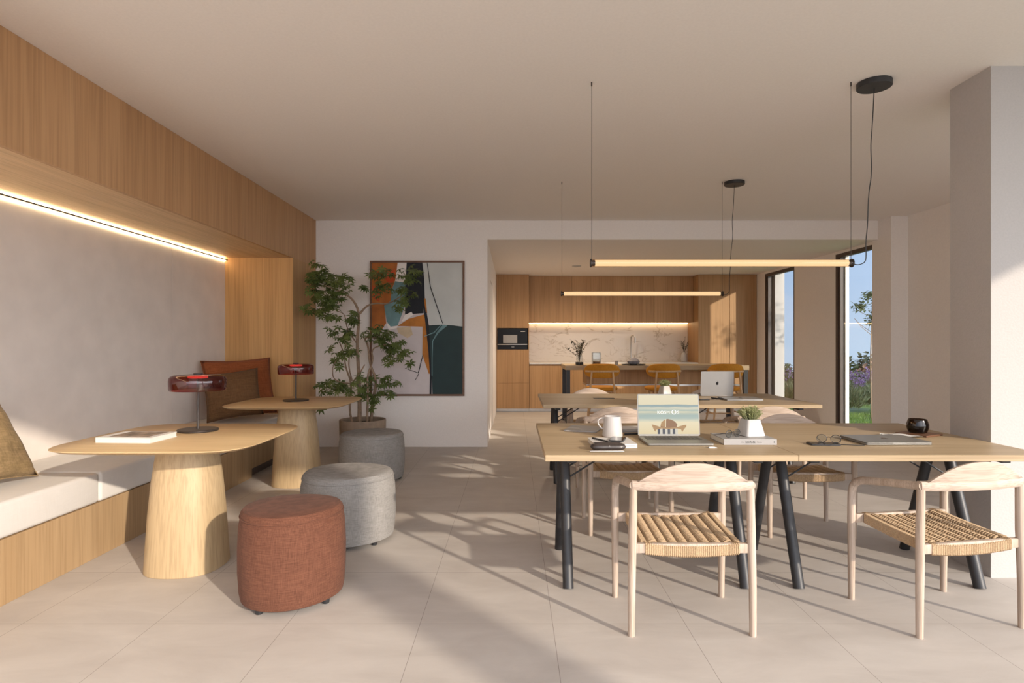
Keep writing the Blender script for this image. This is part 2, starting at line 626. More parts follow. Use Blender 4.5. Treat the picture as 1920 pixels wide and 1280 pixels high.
M['flower'] = mat_leaf('lavender_flower', (0.22, 0.12, 0.34), (0.40, 0.26, 0.52), 6)
M['tree_dark'] = mat_leaf('dark_tree_leaf', (0.025, 0.04, 0.015), (0.07, 0.085, 0.03), 0.6)
M['tree_autumn'] = mat_leaf('autumn_tree_leaf', (0.09, 0.05, 0.025), (0.20, 0.10, 0.05), 0.6)
M['clear_glass'] = mat_glass('window_glass', (0.96, 0.98, 0.98))
M['vase_glass'] = mat_glass('clear_glass', (0.86, 0.88, 0.88), 0.06)
M['smoke_glass'] = mat_glass('smoked_glass', (0.34, 0.27, 0.23), 0.09)
M['red_glass'] = mat_glass('red_glass', (0.47, 0.06, 0.065), 0.13)
M['amber_glass'] = mat_glass('amber_tube_glass', (0.88, 0.78, 0.70), 0.06)
M['led'] = mat_emit('warm_led', (1.0, 0.74, 0.42), 22.0)
M['led_kitchen'] = mat_emit('warm_kitchen_led', (1.0, 0.72, 0.38), 10.0)
M['tube_light'] = mat_emit('warm_tube', (1.0, 0.76, 0.44), 1.0, .25)
M['lamp_disc'] = mat_emit('lamp_disc', (1.0, 0.55, 0.40), 0.9)
M['terrace'] = mat_plain('pale_terrace', (0.50, 0.46, 0.42), 0.8, var=0.05, scale=2)
M['exterior'] = mat_plain('exterior_render', (0.52, 0.49, 0.47), 0.85, var=0.02)

# ------------------------------------------------------------------ the setting
H = 2.77
BW = 7.235           # back wall
NX = -3.163          # niche wall
FX = -2.42           # fascia plane
KX = -0.32           # kitchen left wall
KR = 4.49            # kitchen right wall
RX = 4.66            # right wall
KZ = 2.537
struct('floor', MB().box(NX - .1, RX + .2, -1.2, 11.9, -.1, 0), M['floor'])
struct('ceiling', MB().box(NX - .1, RX + .3, -0.7, BW + .01, H, H + .2), M['ceiling'])
struct('ceiling_kitchen', MB().box(KX - .3, RX + .1, BW + .15, 11.9, KZ, H + .2), M['ceiling'])
struct('wall_header', MB().box(KX, RX + .1, BW, BW + .15, KZ, H + .02), M['wall'])
struct('wall_back', MB().box(NX - .1, KX, BW, BW + .15, 0, H), M['wall'])
kl = MB().box(KX - .15, KX, BW + .15, 8.15, 0, KZ).box(KX - .15, KX, 9.05, 11.9, 0, KZ).box(KX - .15, KX, 8.15, 9.05, 2.15, KZ)
struct('wall_kitchen_left', kl, M['wall'])
struct('door_1', MB().box(KX - .06, KX - .012, 8.155, 9.045, 0.004, 2.145, 0.002), M['wall'])
struct('wall_kitchen_back', MB().box(KX - .1, KR + .1, 11.6, 11.75, 0, KZ), M['wall'])
struct('wall_left', MB().box(NX - .1, NX, -0.7, 5.4725, 0, H), M['panel'])
struct('wall_left_far', MB().box(NX - .1, NX, 5.4785, BW, 0, H).box(NX - .1, NX - .04, 5.47, 5.48, 0, H), M['panel'])
# niche frame of oak
struct('trim_1', MB().box(FX - .03, FX, -0.7, BW - .002, 2.205, H - .001), M['oak_wall'])
struct('trim_2', MB().box(NX + .001, FX - .03, -0.7, 6.477, 2.205, 2.24), M['oak_soffit'])
struct('trim_3', MB().box(NX + .001, FX, 6.477, BW - .002, 0.1, 2.205).box(NX + .001, FX - .05, 6.5, BW - .002, 0, 0.1), M['oak_end'])
# right side
struct('wall_right', MB().box(RX, RX + .25, 3.08, 6.98, 0, H), M['wall'])
struct('wall_pier', MB().box(4.46, RX + .25, 6.98, 7.35, 0, H), M['wall'])
kr = MB()
kr.box(KR, KR + .07, 8.24, 9.45, 0, KZ)
kr.box(KR + .07, KR + .12, 8.12, 9.45, 0, KZ)
kr.box(KR, KR + .12, 10.55, 11.75, 0, KZ)
kr.box(KR, KR + .12, 7.35, 8.24, 2.50, KZ).box(KR, KR + .12, 9.45, 10.55, 2.50, KZ)
struct('wall_kitchen_right', kr, M['wall'])
struct('wall_fin', MB().box(KR + .12, KR + .285, 10.42, 10.7, -.05, H + .2), M['exterior'])
struct('wall_fin_near', MB().box(KR + .12, KR + .45, 9.15, 9.44, -.05, H + .2), M['exterior'])
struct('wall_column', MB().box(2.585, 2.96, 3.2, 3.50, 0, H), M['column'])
struct('wall_column_front', MB().box(4.17, 4.43, -2.56, -2.30, -.04, 3.9), M['column'])
struct('trim_5', MB().box(NX, RX + .25, -0.75, -0.6, H - .04, H + .2), M['wall'])

def window(name, y0, y1, ztop):
    t = bpy.data.objects.new(name, None)
    COL.objects.link(t)
    t['kind'] = 'structure'
    t.location = (KR, (y0 + y1) / 2, 0)
    h = (y1 - y0) / 2
    f = MB()
    f.box(.0, .065, h - .05, h, 0, ztop)
    f.box(.012, .065, h - .10, h - .055, 0, ztop)
    f.box(.0, .065, -h, -h + .03, 0, ztop)
    f.box(.0, .065, -h + .03, h - .05, ztop - .05, ztop)
    f.box(.0, .065, -h + .03, h - .05, 0, .03)
    f.build('window_frame', M['frame'], t, 0)
    MB().box(.034, .040, -h + .03, h - .10, .03, ztop - .05).build('window_pane', M['clear_glass'], t, 0)
window('window_1', 9.45, 10.55, 2.50)
window('window_2', 7.35, 8.24, 2.50)

# outdoors
struct('ground_terrace', MB().box(-20, 30, -30, -1.2, -.3, -.04), M['terrace'])
struct('ground', MB().box(RX + .2, 14.5, -1.2, 13.5, -.4, -.05), M['grass'])
struct('ground_valley', MB().box(RX + .2, 60, 13.5, 90, -4.2, -4), M['grass'])

# ------------------------------------------------------------------ niche light, bench
ls = thing('light_strip', 'warm linear light strip glowing along the top of the niche wall', 'light strip', (NX, 2.88, 2.18))
MB().box(.0005, .034, -3.58, 3.59, -.0050, .0050).build('profile', M['black_metal'], ls, 0)
MB().box(.0005, .010, -3.58, 3.59, .0053, .0125).build('diffuser', M['led'], ls, 0)
MB().box(.0005, .010, -3.58, 3.59, -.0125, -.0053).build('diffuser', M['led'], ls, 0)
bench = thing('bench', 'long built-in oak bench base running along the niche wall', 'bench', (NX, 2.5, 0))
bench_x = -2.47 - NX
MB().box(.002, bench_x, -3.1, 3.08, 0, .32, 0.002).build('front_panel', M['oak_bench'], bench, 0)
MB().box(.002, bench_x, 3.083, 3.975, .085, .32, 0.002).build('end_panel', M['oak_bench'], bench, 0)
MB().box(.05, bench_x - .045, 3.09, 3.97, 0, .085).build('plinth', M['frame'], bench, 0)

def pad(y0, y1, label):
    w = bench_x - .004
    mb = MB().box(-w / 2, w / 2, -(y1 - y0) / 2, (y1 - y0) / 2, 0, .18, 0.022, 4)
    o = mb.build('bench_cushion', M['white_fabric'])
    o.location = (NX + .003 + w / 2, (y0 + y1) / 2, .3205)
    return tag(o, label, 'cushion', 'seat pads on the niche bench')
pad(0.4, 3.528, 'white bench seat pad under the olive pillow, running out of the frame')
pad(3.534, 6.472, 'white bench seat pad at the far end under the terracotta pillow')

def pillow(name, w, h, d, mat, loc, rot, label, cat='pillow', group=None, seed=1):
    rnd = random.Random(seed)
    n = 18
    mb = MB()
    tb = bmesh.new()
    grid = {}
    ph = [rnd.uniform(0, 6) for _ in range(6)]
    for side in (1, -1):
        for i in range(n + 1):
            for j in range(n + 1):
                u, v = i / n * 2 - 1, j / n * 2 - 1
                edge = i in (0, n) or j in (0, n)
                if side == -1 and edge:
                    grid[side, i, j] = grid[1, i, j]
                    continue
                k = (max(0, 1 - abs(u) ** 2.6) * max(0, 1 - abs(v) ** 2.6)) ** 0.55
                pinch = 1 - 0.07 * (1 - abs(v) ** 2) * abs(u) ** 3
                pinch2 = 1 - 0.07 * (1 - abs(u) ** 2) * abs(v) ** 3
                wr = 0.02 * d / .12 * k * (math.sin(5 * u + 3 * v + ph[0]) * math.sin(6 * v - 2 * u + ph[1]) * .3)
                grid[side, i, j] = tb.verts.new((u * w / 2 * pinch, side * (d / 2 * k) + wr, v * h / 2 * pinch2))
    for side in (1, -1):
        for i in range(n):
            for j in range(n):
                q = [grid[side, i, j], grid[side, i + 1, j], grid[side, i + 1, j + 1], grid[side, i, j + 1]]
                tb.faces.new(q if side == -1 else q[::-1])
    mb._merge(tb)
    o = mb.build(name, mat, None, 0)
    o.data.shade_smooth()
    # piped seam around the edge
    pts = []
    for (i, j) in [(i, 0) for i in range(n)] + [(n, j) for j in range(n)] + [(n - i, n) for i in range(n)] + [(0, n - j) for j in range(n + 1)]:
        u, v = i / n * 2 - 1, j / n * 2 - 1
        pts.append((u * w / 2 * (1 - 0.07 * (1 - v * v) * abs(u) ** 3), 0, v * h / 2 * (1 - 0.07 * (1 - u * u) * abs(v) ** 3)))
    MB().tube(pts, 0.0035, 6, False).build('piping', mat, o)
    o.location = loc
    o.rotation_euler = rot
    return tag(o, label, cat, group)
pillow('pillow', .68, .60, .15, M['terracotta_fabric'], (-2.80, 6.05, .815), (R(-15), R(-2), R(43)), 'large terracotta square pillow leaning in the niche corner', group='pillows on the bench', seed=2)
pillow('pillow', .50, .48, .14, M['brown_fabric'], (-2.735, 5.76, .768), (R(-20), R(-7), R(24)), 'brown square pillow in front of the terracotta one', group='pillows on the bench', seed=5)
pillow('pillow', .52, .50, .18, M['olive_fabric'], (-2.86, 3.13, .745), (R(-33), R(4), R(86)), 'olive brown crumpled pillow on the bench cut by the frame edge', group='pillows on the bench', seed=9)

# ------------------------------------------------------------------ squircle tables, lamps, book
def squircle(p):
    return lambda a: 1 / (abs(math.cos(a)) ** p + abs(math.sin(a)) ** p) ** (1 / p)

def lounge_table(loc, label, rz=0):
    t = thing('pedestal_table', label, 'table', loc, rz, 'oak pedestal tables by the bench')
    s = squircle(5.0)
    MB().lathe([(.43, .712), (.49, .722), (.515, .735), (.515, .738), (.512, .74)], 96, shape=s).build('tabletop', M['oak_round'], t)
    prof = [(.205, 0), (.207, .003), (.200, .12), (.188, .32), (.172, .50), (.150, .66), (.143, .7125)]
    MB().lathe(prof, 72, shape=squircle(2.5)).build('pedestal', M['oak_leg'], t)
    return t
lounge_table((-1.865, 3.385, 0), 'blond oak pedestal table with a white book and red glass lamp on it')
lounge_table((-1.965, 5.36, 0), 'blond oak pedestal table further back beside the potted tree')

def table_lamp(loc, label):
    t = thing('table_lamp', label, 'lamp', loc, 0, 'red glass table lamps')
    MB().lathe([(.112, 0), (.114, .003), (.114, .010), (.110, .013)], 48).build('base', M['dark_metal'], t)
    MB().tube([(0, 0, .012), (0, 0, .335)], .0075, 14).build('pole', M['dark_metal'], t)
    # bell of glass, open below: outer skin then inner skin
    prof = [(.152, .245), (.157, .252), (.158, .30), (.156, .318), (.146, .330), (.128, .337), (.02, .339)]
    MB().lathe(prof, 64, cap=False).build('lamp_shade', M['red_glass'], t)
    MB().lathe([(.045, .318), (.055, .320), (.055, .333), (.02, .3345)], 36).build('light_disc', M['lamp_disc'], t)
    MB().lathe([(.024, .3395), (.026, .341), (.026, .347), (.022, .349)], 28).build('cap', M['black_metal'], t)
    return t
table_lamp((-1.907, 3.57, .7402), 'red glass mushroom lamp beside the white book')
table_lamp((-2.0, 5.43, .7402), 'red glass mushroom lamp on the table by the potted tree')

book = thing('book', 'large white art book lying on the nearer pedestal table', 'book', (-2.065, 3.245, .7403), R(0))
sk = Matrix.Shear('XZ', 4, (0, 0)) if False else Matrix.Identity(4)
bm_ = MB()
bm_.box(-.152, .152, -.112, .112, 0, .003).box(-.152, .152, -.112, .112, .025, .028)
bm_.box(-.152, -.149, -.112, .112, .003, .025)
bm_.build('cover', M['white_paper'], book, 0)
MB().box(-.148, .149, -.109, .109, .0031, .0249).build('page_block', M['white_paper'], book, 0)
MB().box(-.105, .115, -.075, .10, .0281, .0284).build('cover_picture', M['photo'], book, 0)
book.rotation_euler = (0, 0, R(-4))

# ------------------------------------------------------------------ poufs
def pouf(loc, r, h, mat, label, rz=0, egg=0.04):
    t = thing('pouf', label, 'pouf', loc, rz, 'upholstered poufs')
    sh = lambda a: 1 + egg * math.cos(3 * a) * .6 + egg * .4 * math.cos(2 * a + .6)
    b = .02
    prof = [(r * .90, b), (r * .95, b + .008), (r * .975, b + .04), (r * 1.0, b + .13), (r * 1.005, h * .55), (r * .985, h * .80),
            (r * .955, h - .045), (r * .945, h - .036)]
    MB().lathe(prof, 72, shape=sh).build('side_cover', mat, t)
    prof2 = [(r * .935, h - .040), (r * .952, h - .036), (r * .945, h - .022), (r * .90, h - .008), (r * .80, h - .002), (r * .5, h), (r * .02, h + .001)]
    MB().lathe(prof2, 72, shape=sh).build('top_cover', mat, t)
    pts = [(r * .955 * sh(2 * PI * k / 72) * math.cos(2 * PI * k / 72), r * .955 * sh(2 * PI * k / 72) * math.sin(2 * PI * k / 72), h - .039) for k in range(73)]
    MB().tube(pts, .0042, 6, False).build('piping', mat, t)
    for k in range(4):
        a = PI / 4 + k * PI / 2
        MB().lathe([(.014, 0), (.017, .002), (.020, .024)], 14, r * .84 * math.cos(a), r * .84 * math.sin(a)).build('foot', M['black_metal'], t)
    return t
pouf((-1.115, 2.97, 0), .252, .465, M['rust_fabric'], 'rust red tall round pouf in front of the grey ones', .4)
pouf((-1.085, 3.86, 0), .298, .445, M['grey_fabric'], 'grey round pouf directly behind the rust red pouf', .2)
pouf((-1.32, 5.52, 0), .298, .445, M['grey_fabric'], 'grey round pouf in front of the plant pot', .9)

# ------------------------------------------------------------------ potted tree
def leaflet(tb, p, d, up, L, w):
    d = d.normalized()
    s = d.cross(up)
    if s.length < 1e-3: s = Vector((1, 0, 0))
    s.normalize()
    n = s.cross(d)
    a = tb.verts.new(p)
    b = tb.verts.new(p + d * L * .45 + s * w + n * w * .25)
    c = tb.verts.new(p + d * L * .45 - s * w + n * w * .25)
    m = tb.verts.new(p + d * L * .5)
    t = tb.verts.new(p + d * L - n * L * .18)
    for f in ((a, b, m), (a, m, c), (b, t, m), (m, t, c)):
        tb.faces.new(f)

plant = thing('potted_tree', 'tall leafy umbrella tree in a grey clay pot against the white wall', 'plant', (-1.69, 6.62, 0))
MB().lathe([(.215, 0), (.235, .01), (.252, .25), (.255, .405), (.252, .418), (.240, .420), (.228, .41), (.222, .34)], 56, cap=True).build('pot', M['pot_clay'], plant)
MB().lathe([(.226, .365), (.15, .378), (.01, .382)], 40).build('soil', M['soil'], plant)
def pz(zx, zy, y=0.0):
    return ((zx - 450) * .001833, y, 2.461 - .001833 * zy)
tr = MB()
def limb(pts, r0, r1):
    P_ = [Vector(p) for p in pts]
    # smooth the path a little
    for _ in range(2):
        q = [P_[0]]
        for i in range(len(P_) - 1):
            q += [P_[i].lerp(P_[i + 1], .25), P_[i].lerp(P_[i + 1], .75)]
        q.append(P_[-1])
        P_ = q
    n = len(P_)
    tr.tube(P_, [r0 + (r1 - r0) * i / (n - 1) for i in range(n)], 8)
limb([pz(430, 1150), pz(428, 1000, .02), pz(420, 800, .03), pz(412, 650, .01), pz(432, 470, 0), pz(400, 390, -.03), pz(350, 350, -.05), pz(230, 300, -.08)], .026, .006)
limb([pz(432, 470), pz(470, 420, .03), pz(520, 402, .06), pz(600, 410, .08), pz(690, 350, .08)], .013, .005)
limb([pz(492, 1150, .05), pz(505, 1000, .06), pz(533, 880, .03), pz(492, 780, 0), pz(480, 660, .03), pz(445, 610, .05), pz(560, 620, .08)], .020, .006)
limb([pz(480, 1150, -.04), pz(490, 950, -.05), pz(478, 850, -.02), pz(515, 760, .0), pz(505, 680, -.03), pz(600, 660, -.08)], .015, .005)
limb([pz(395, 1150, -.03), pz(370, 1050, -.03), pz(385, 900, 0), pz(340, 800, .03), pz(330, 720, .05), pz(300, 640, .04)], .015, .005)
limb([pz(388, 890), pz(440, 830, -.04), pz(470, 780, -.06)], .011, .006)
limb([pz(385, 880), pz(370, 790, -.05), pz(380, 700, -.06), pz(350, 640, -.08)], .009, .004)
limb([pz(385, 900), pz(280, 880, -.05), pz(272, 800, -.06), pz(300, 750, -.06)], .008, .004)
limb([pz(520, 900, .03), pz(570, 920, 0), pz(620, 900, -.05)], .007, .003)
limb([pz(412, 650), pz(345, 560, .04), pz(335, 470, .05), pz(280, 450, .04)], .008, .004)
tr.build('trunk', M['bark'], plant)
rnd = random.Random(11)
fo = MB()
tb = bmesh.new()
masses = [  # zx, zy, rx, rz, count
    (235, 300, 105, 95, 36), (170, 240, 70, 85, 18), (300, 300, 70, 70, 14), (190, 420, 85, 75, 20), (270, 430, 75, 70, 12), (380, 250, 25, 20, 2),
    (560, 225, 70, 40, 12), (740, 235, 70, 55, 14), (560, 330, 60, 55, 10), (680, 390, 45, 75, 10), (740, 330, 50, 40, 6), (455, 310, 25, 22, 3),
    (400, 500, 45, 45, 8), (300, 590, 85, 40, 13), (345, 680, 80, 55, 13), (300, 770, 40, 30, 4), (250, 685, 30, 15, 2),
    (540, 590, 75, 55, 14), (620, 640, 85, 60, 18), (630, 740, 50, 50, 8), (700, 700, 45, 45, 6), (745, 775, 14, 18, 1),
    (255, 915, 75, 50, 14), (340, 940, 60, 40, 9), (460, 880, 60, 55, 11), (480, 970, 55, 45, 9), (610, 890, 60, 40, 9), (600, 960, 55, 20, 5), (520, 1000, 20, 12, 2), (500, 1055, 12, 12, 1), (195, 1040, 12, 12, 1)]
for zx, zy, rx, rz_, cnt in masses:
    for _ in range(int(cnt * 1.7 + .5)):
        a = rnd.uniform(0, 2 * PI)
        q = math.sqrt(rnd.random())
        cx, _, cz = pz(zx + rx * q * math.cos(a), zy + rz_ * q * math.sin(a))
        cy = rnd.uniform(-1, 1) * rx * .0017 - .02
        p = Vector((cx, cy, cz))
        ax = Vector((rnd.uniform(-.6, .6), rnd.uniform(-.9, .3), rnd.uniform(.5, 1))).normalized()
        b1 = ax.orthogonal().normalized()
        b2 = ax.cross(b1)
        nl = rnd.choice((6, 7, 8))
        ph = rnd.uniform(0, 6)
        L = rnd.uniform(.055, .085)
        for k in range(nl):
            t_ = ph + 2 * PI * k / nl
            d = (b1 * math.cos(t_) + b2 * math.sin(t_)) + Vector((0, 0, -.25)) + ax * .1
            leaflet(tb, p, d, ax, L * rnd.uniform(.8, 1.1), L * .165)
fo._merge(tb)
fo.build('foliage', M['leaf'], plant, 0)

# ------------------------------------------------------------------ painting
pt = thing('painting', 'large abstract painting in orange, black, grey and dark green, thin wood frame', 'painting', (-1.753, BW - .001, .625))
PW, PHt = 1.153, 1.648
fr = MB()
for b in ((0, PW, 0, .022), (0, PW, PHt - .022, PHt), (0, .022, .022, PHt - .022), (PW - .022, PW, .022, PHt - .022)):
    fr.box(b[0], b[1], -.034, 0, b[2], b[3])
fr.build('picture_frame', M['tray_wood'], pt, 0)
paints = [mat_plain('paint_%d' % i, srgb(*c)[:3], .7, var=v, scale=s) for i, (c, v, s) in enumerate([
    ((205, 196, 196), .05, 6), ((172, 100, 38), .25, 7), ((190, 78, 34), .2, 9), ((105, 138, 142), .2, 8), ((16, 22, 32), .3, 9),
    ((178, 112, 40), .25, 9), ((196, 200, 198), .06, 4), ((30, 52, 54), .12, 5), ((232, 226, 222), .04, 8), ((200, 180, 150), .1, 12)])]
cv = MB()
def pp(zx, zy, k):
    return (.022 + (zx - 497) / 555 * (PW - .044), -.018 - k * .0005, .022 + (962 - zy) / 799 * (PHt - .044))
cv.box(.022, PW - .022, -.018, -.004, .022, PHt - .022)
shapes = [
    (6, [(800, 163), (1052, 163), (1052, 552), (960, 548), (930, 542), (850, 540), (825, 450), (812, 300)]),
    (1, [(497, 163), (655, 163), (648, 215), (640, 270), (618, 330), (612, 395), (572, 425), (580, 480), (585, 530), (555, 575), (497, 585)]),
    (2, [(590, 225), (640, 200), (640, 262), (612, 300), (575, 262)]),
    (2, [(500, 300), (560, 330), (540, 400), (505, 380)]),
    (8, [(655, 163), (712, 163), (706, 290), (690, 300), (640, 275), (648, 215)]),
    (3, [(640, 275), (704, 285), (702, 420), (672, 500), (655, 545), (612, 552), (588, 520), (572, 425), (612, 395), (618, 330)]),
    (8, [(585, 525), (612, 552), (655, 548), (650, 560), (600, 572)]),
    (4, [(710, 163), (800, 163), (808, 290), (814, 470), (700, 478), (702, 300)]),
    (8, [(700, 480), (740, 462), (750, 480), (700, 515), (680, 520)]),
    (5, [(655, 548), (720, 505), (822, 476), (828, 550), (850, 690), (860, 830), (846, 840), (806, 722), (808, 552)]),
    (7, [(838, 545), (925, 540), (1000, 545), (1052, 552), (1052, 962), (868, 962), (862, 830), (846, 690)]),
    (4, [(796, 163), (806, 163), (818, 262), (822, 400), (846, 545), (854, 700), (864, 850), (862, 962), (850, 962), (852, 840), (842, 690), (828, 560), (812, 430), (806, 262)]),
    (5, [(816, 380), (826, 380), (836, 470), (826, 460)]),
    (9, [(650, 560), (735, 550), (748, 600), (715, 622), (660, 590)]),
    (4, [(834, 163), (837, 163), (858, 310), (932, 530), (928, 532), (853, 312)]),
    (3, [(930, 542), (960, 545), (905, 590), (872, 640), (868, 750), (868, 850), (863, 850), (864, 740), (866, 640), (895, 585)]),
    (3, [(925, 540), (880, 590), (820, 612), (820, 608), (876, 585), (918, 540)]),
    (4, [(808, 722), (812, 722), (784, 835), (700, 806), (700, 803), (780, 830)]),
    (4, [(784, 835), (788, 835), (764, 878), (760, 862), (764, 872)]),
]
for k, (mi, pts) in enumerate(shapes):
    cv.poly([pp(x, y, k + 1) for x, y in pts], mi)
cv.build('canvas', paints, pt, 0)

# ------------------------------------------------------------------ kitchen
def seam_box(x0, x1, y0, y1, z0, z1):
    return MB().box(x0 + .0015, x1 - .0015, y0, y1, z0 + .0015, z1 - .0015, .0012, 1)
TY, UY, WY = 10.90, 11.20, 11.595
t = thing('tall_cabinet', 'tall oak oven housing at the left end of the kitchen', 'cabinet', (0, TY, 0))
MB().box(KX + .003, KX + .018, .022, WY - TY, .06, KZ - .002).box(.272, .285, .022, WY - TY, .06, KZ - .002).box(KX + .018, .272, .3, WY - TY, .06, KZ - .002).build('carcass', M['oak_kitchen'], t, 0)
seam_box(KX + .003, .285, 0, .021, 1.545, KZ - .002).build('door', M['oak_kitchen'], t, 0)
seam_box(KX + .003, .285, 0, .021, .532, 1.152).build('door', M['oak_kitchen'], t, 0)
seam_box(KX + .003, .285, 0, .021, .06, .532).build('drawer_front', M['oak_kitchen'], t, 0)
MB().box(KX + .003, .285, .07, .09, 0, .059).build('plinth', M['steel'], t, 0)
ov = thing('oven', 'black built-in steam oven in the tall oak housing', 'oven', (-.018, TY, 1.154))
MB().box(-.282, .272, .004, .29, .001, .388).build('body', M['oven_glass'], ov, 0)
MB().box(-.275, .267, -.016, .003, .105, .384, .002).build('glass_door', M['oven_glass'], ov, 0)
MB().box(-.28, .272, -.026, .003, .082, .100, .003).build('handle', M['steel'], ov)
MB().box(-.175, .085, -.0175, -.0162, .115, .265).build('window', M['grey_soft'], ov, 0)
MB().box(.15, .23, -.0172, -.0162, .325, .335).build('display', M['white_paper'], ov, 0)
MB().box(-.02, .03, .0, .003, .04, .048).build('badge', M['white_paper'], ov, 0)

xs = [.288, 1.10, 1.88, 2.66, 3.405]
names = ['next to the oven housing', 'left of centre over the marble', 'right of centre over the marble', 'at the right end beside the tall doors']
for i in range(4):
    t = thing('wall_cabinet', 'oak wall cabinet ' + names[i], 'cabinet', ((xs[i] + xs[i + 1]) / 2, UY, 1.66), 0, 'oak wall cabinets above the marble splashback')
    h = (xs[i + 1] - xs[i]) / 2
    MB().box(-h + .001, h - .001, .022, WY - UY, 0, KZ - 1.662).build('carcass', M['oak_kitchen'], t, 0)
    seam_box(-h, h, 0, .021, 0, KZ - 1.662).build('door', M['oak_kitchen'], t, 0)
bnames = ['base unit next to the oven housing', 'base unit behind the left end of the island', 'base unit below the kitchen tap', 'base unit at the right end of the counter']
for i in range(4):
    t = thing('base_cabinet', 'oak ' + bnames[i], 'cabinet', ((xs[i] + xs[i + 1]) / 2, TY + .02, 0), 0, 'oak base cabinets')
    h = (xs[i + 1] - xs[i]) / 2
    MB().box(-h + .001, h - .001, .022, WY - TY - .02, .06, .878).build('carcass', M['oak_kitchen'], t, 0)
    seam_box(-h, h, 0, .021, .06, .86).build('door', M['oak_kitchen'], t, 0)
    MB().box(-h, h, .06, .08, 0, .059).build('plinth', M['steel'], t, 0)
for x0, x1, lb in ((3.408, 3.984, 'tall oak cupboard beside the marble splashback'), (3.988, 4.486, 'tall oak cupboard next to the far window')):
    t = thing('tall_cabinet', lb, 'cabinet', ((x0 + x1) / 2, TY, 0), 0, 'tall oak cupboards at the right end of the kitchen')
    h = (x1 - x0) / 2
    MB().box(-h, h, .022, WY - TY, .06, KZ - .002).build('carcass', M['oak_kitchen'], t, 0)
    seam_box(-h, h, 0, .021, .06, KZ - .002).build('door', M['oak_kitchen'], t, 0)
    MB().box(-h, h, .06, .08, 0, .059).build('plinth', M['steel'], t, 0)
ct = MB().box(.289, 3.404, TY - .005, 11.555, .880, .910, .003)
tag(ct.build('countertop', M['stone_top'], None, 0), 'pale stone countertop along the back wall of the kitchen', 'countertop')
sp = MB().box(.289, 3.404, 11.560, 11.598, .880, 1.658)
tag(sp.build('splashback', M['marble'], None, 0), 'white marble splashback with brown veins behind the tap', 'splashback')
ks = MB().box(.30, 3.39, 11.50, 11.515, 1.646, 1.6595)
tag(ks.build('light_strip', M['led_kitchen'], None, 0), 'warm light strip under the oak wall cabinets', 'light strip')

fa = thing('faucet', 'tall steel pull-out tap at the back counter', 'faucet', (2.25, 11.34, .9102))
MB().lathe([(.028, 0), (.028, .008), (.018, .012), (.018, .10)], 20).build('base', M['steel'], fa)
MB().tube([(0, 0, .1), (0, 0, .46), (.005, -.01, .49), (.03, -.03, .505), (.055, -.05, .50), (.065, -.06, .47)], .013, 12).build('spout', M['steel'], fa)
MB().tube([(.065, -.06, .475), (.066, -.061, .36)], .017, 12).build('spray_head', M['steel'], fa)
MB().tube([(.015, -.005, .07), (.06, -.015, .085), (.072, -.018, .13)], .008, 10).build('lever', M['steel'], fa)

dv = thing('vase', 'small pale vase of dried stems at the right end of the counter', 'vase', (3.27, 11.33, .9102))
MB().lathe([(.05, 0), (.062, .01), (.066, .08), (.052, .15), (.034, .175), (.036, .185), (.028, .184), (.03, .17)], 28).build('body', M['white_cer'], dv)
def sprig(name, mat, parent, z0, spread, height, n, seed, L=.05, wl=.3, leaves=9):
    rnd = random.Random(seed)
    mb = MB()
    tb = bmesh.new()
    for i in range(n):
        a = rnd.uniform(0, 2 * PI)
        s = spread * math.sqrt(rnd.random())
        hh = height * (1 - .45 * (s / spread) ** 2) * rnd.uniform(.8, 1)
        p0 = Vector((0, 0, z0))
        p2 = Vector((s * math.cos(a), s * math.sin(a), z0 + hh))
        p1 = Vector((p2.x * .3, p2.y * .3, z0 + hh * .55))
        mb.tube([p0, p1, p2], .0022, 5)
        for k in range(leaves):
            f = .35 + .65 * k / (leaves - 1)
            q = p0.lerp(p1, f).lerp(p1.lerp(p2, f), f)
            d = Vector((rnd.uniform(-1, 1), rnd.uniform(-1, 1), rnd.uniform(0, .9)))
            leaflet(tb, q, d, Vector((0, 0, 1)), L * rnd.uniform(.7, 1.2), L * wl)
    mb._merge(tb)
    return mb.build(name, mat, parent, 0)
sprig('dried_stems', M['dry_leaf'], dv, .15, .09, .34, 9, 3, .035, .25, 12)

cl = thing('ceiling_light', 'small round ceiling spotlight above the kitchen island', 'ceiling light', (1.03, 9.68, KZ))
MB().lathe([(.075, -.001), (.075, -.012), (.06, -.018), (.045, -.012), (.045, -.001)], 36).build('ring', M['white_cer'], cl)
MB().lathe([(.043, -.002), (.043, -.008), (.005, -.009)], 28).build('lens', M['steel'], cl)

kl_d = bpy.data.lights.new('ceiling_light_bulb', 'SPOT')
kl_d.energy = 150
kl_d.color = (1.0, 0.80, 0.58)
kl_d.spot_size = R(165)
kl_d.spot_blend = 1.0
kl_d.shadow_soft_size = .04
kl_o = bpy.data.objects.new('ceiling_light_bulb', kl_d)
COL.objects.link(kl_o)
kl_o.parent = cl
kl_o.location = (0, 0, -.03)

# island
isl = thing('kitchen_island', 'high kitchen island with pale oak top and black legs', 'island', (2.19, 9.4, 0))
MB().box(-1.40, 1.40, -.40, .40, .860, .930, .003).build('countertop', M['oak_table'], isl, 0)
MB().box(-1.05, 1.36, -.18, .36, .63, .859).build('drawer_box', M['oak_kitchen'], isl, 0)
MB().box(-1.05, 1.36, -.19, .36, .60, .629).build('lower_rail', M['steel'], isl, 0)
for sx in (-1, 1):
    for sy in (-1, 1):
        MB().box(sx * 1.355 - .03, sx * 1.355 + .03, sy * .35 - .03, sy * .35 + .03, 0, .859).build('leg', M['black_metal'], isl, 0)
    MB().box(sx * 1.355 - .02, sx * 1.355 + .02, -.319, .319, .03, .07).build('foot_rail', M['black_metal'], isl, 0)

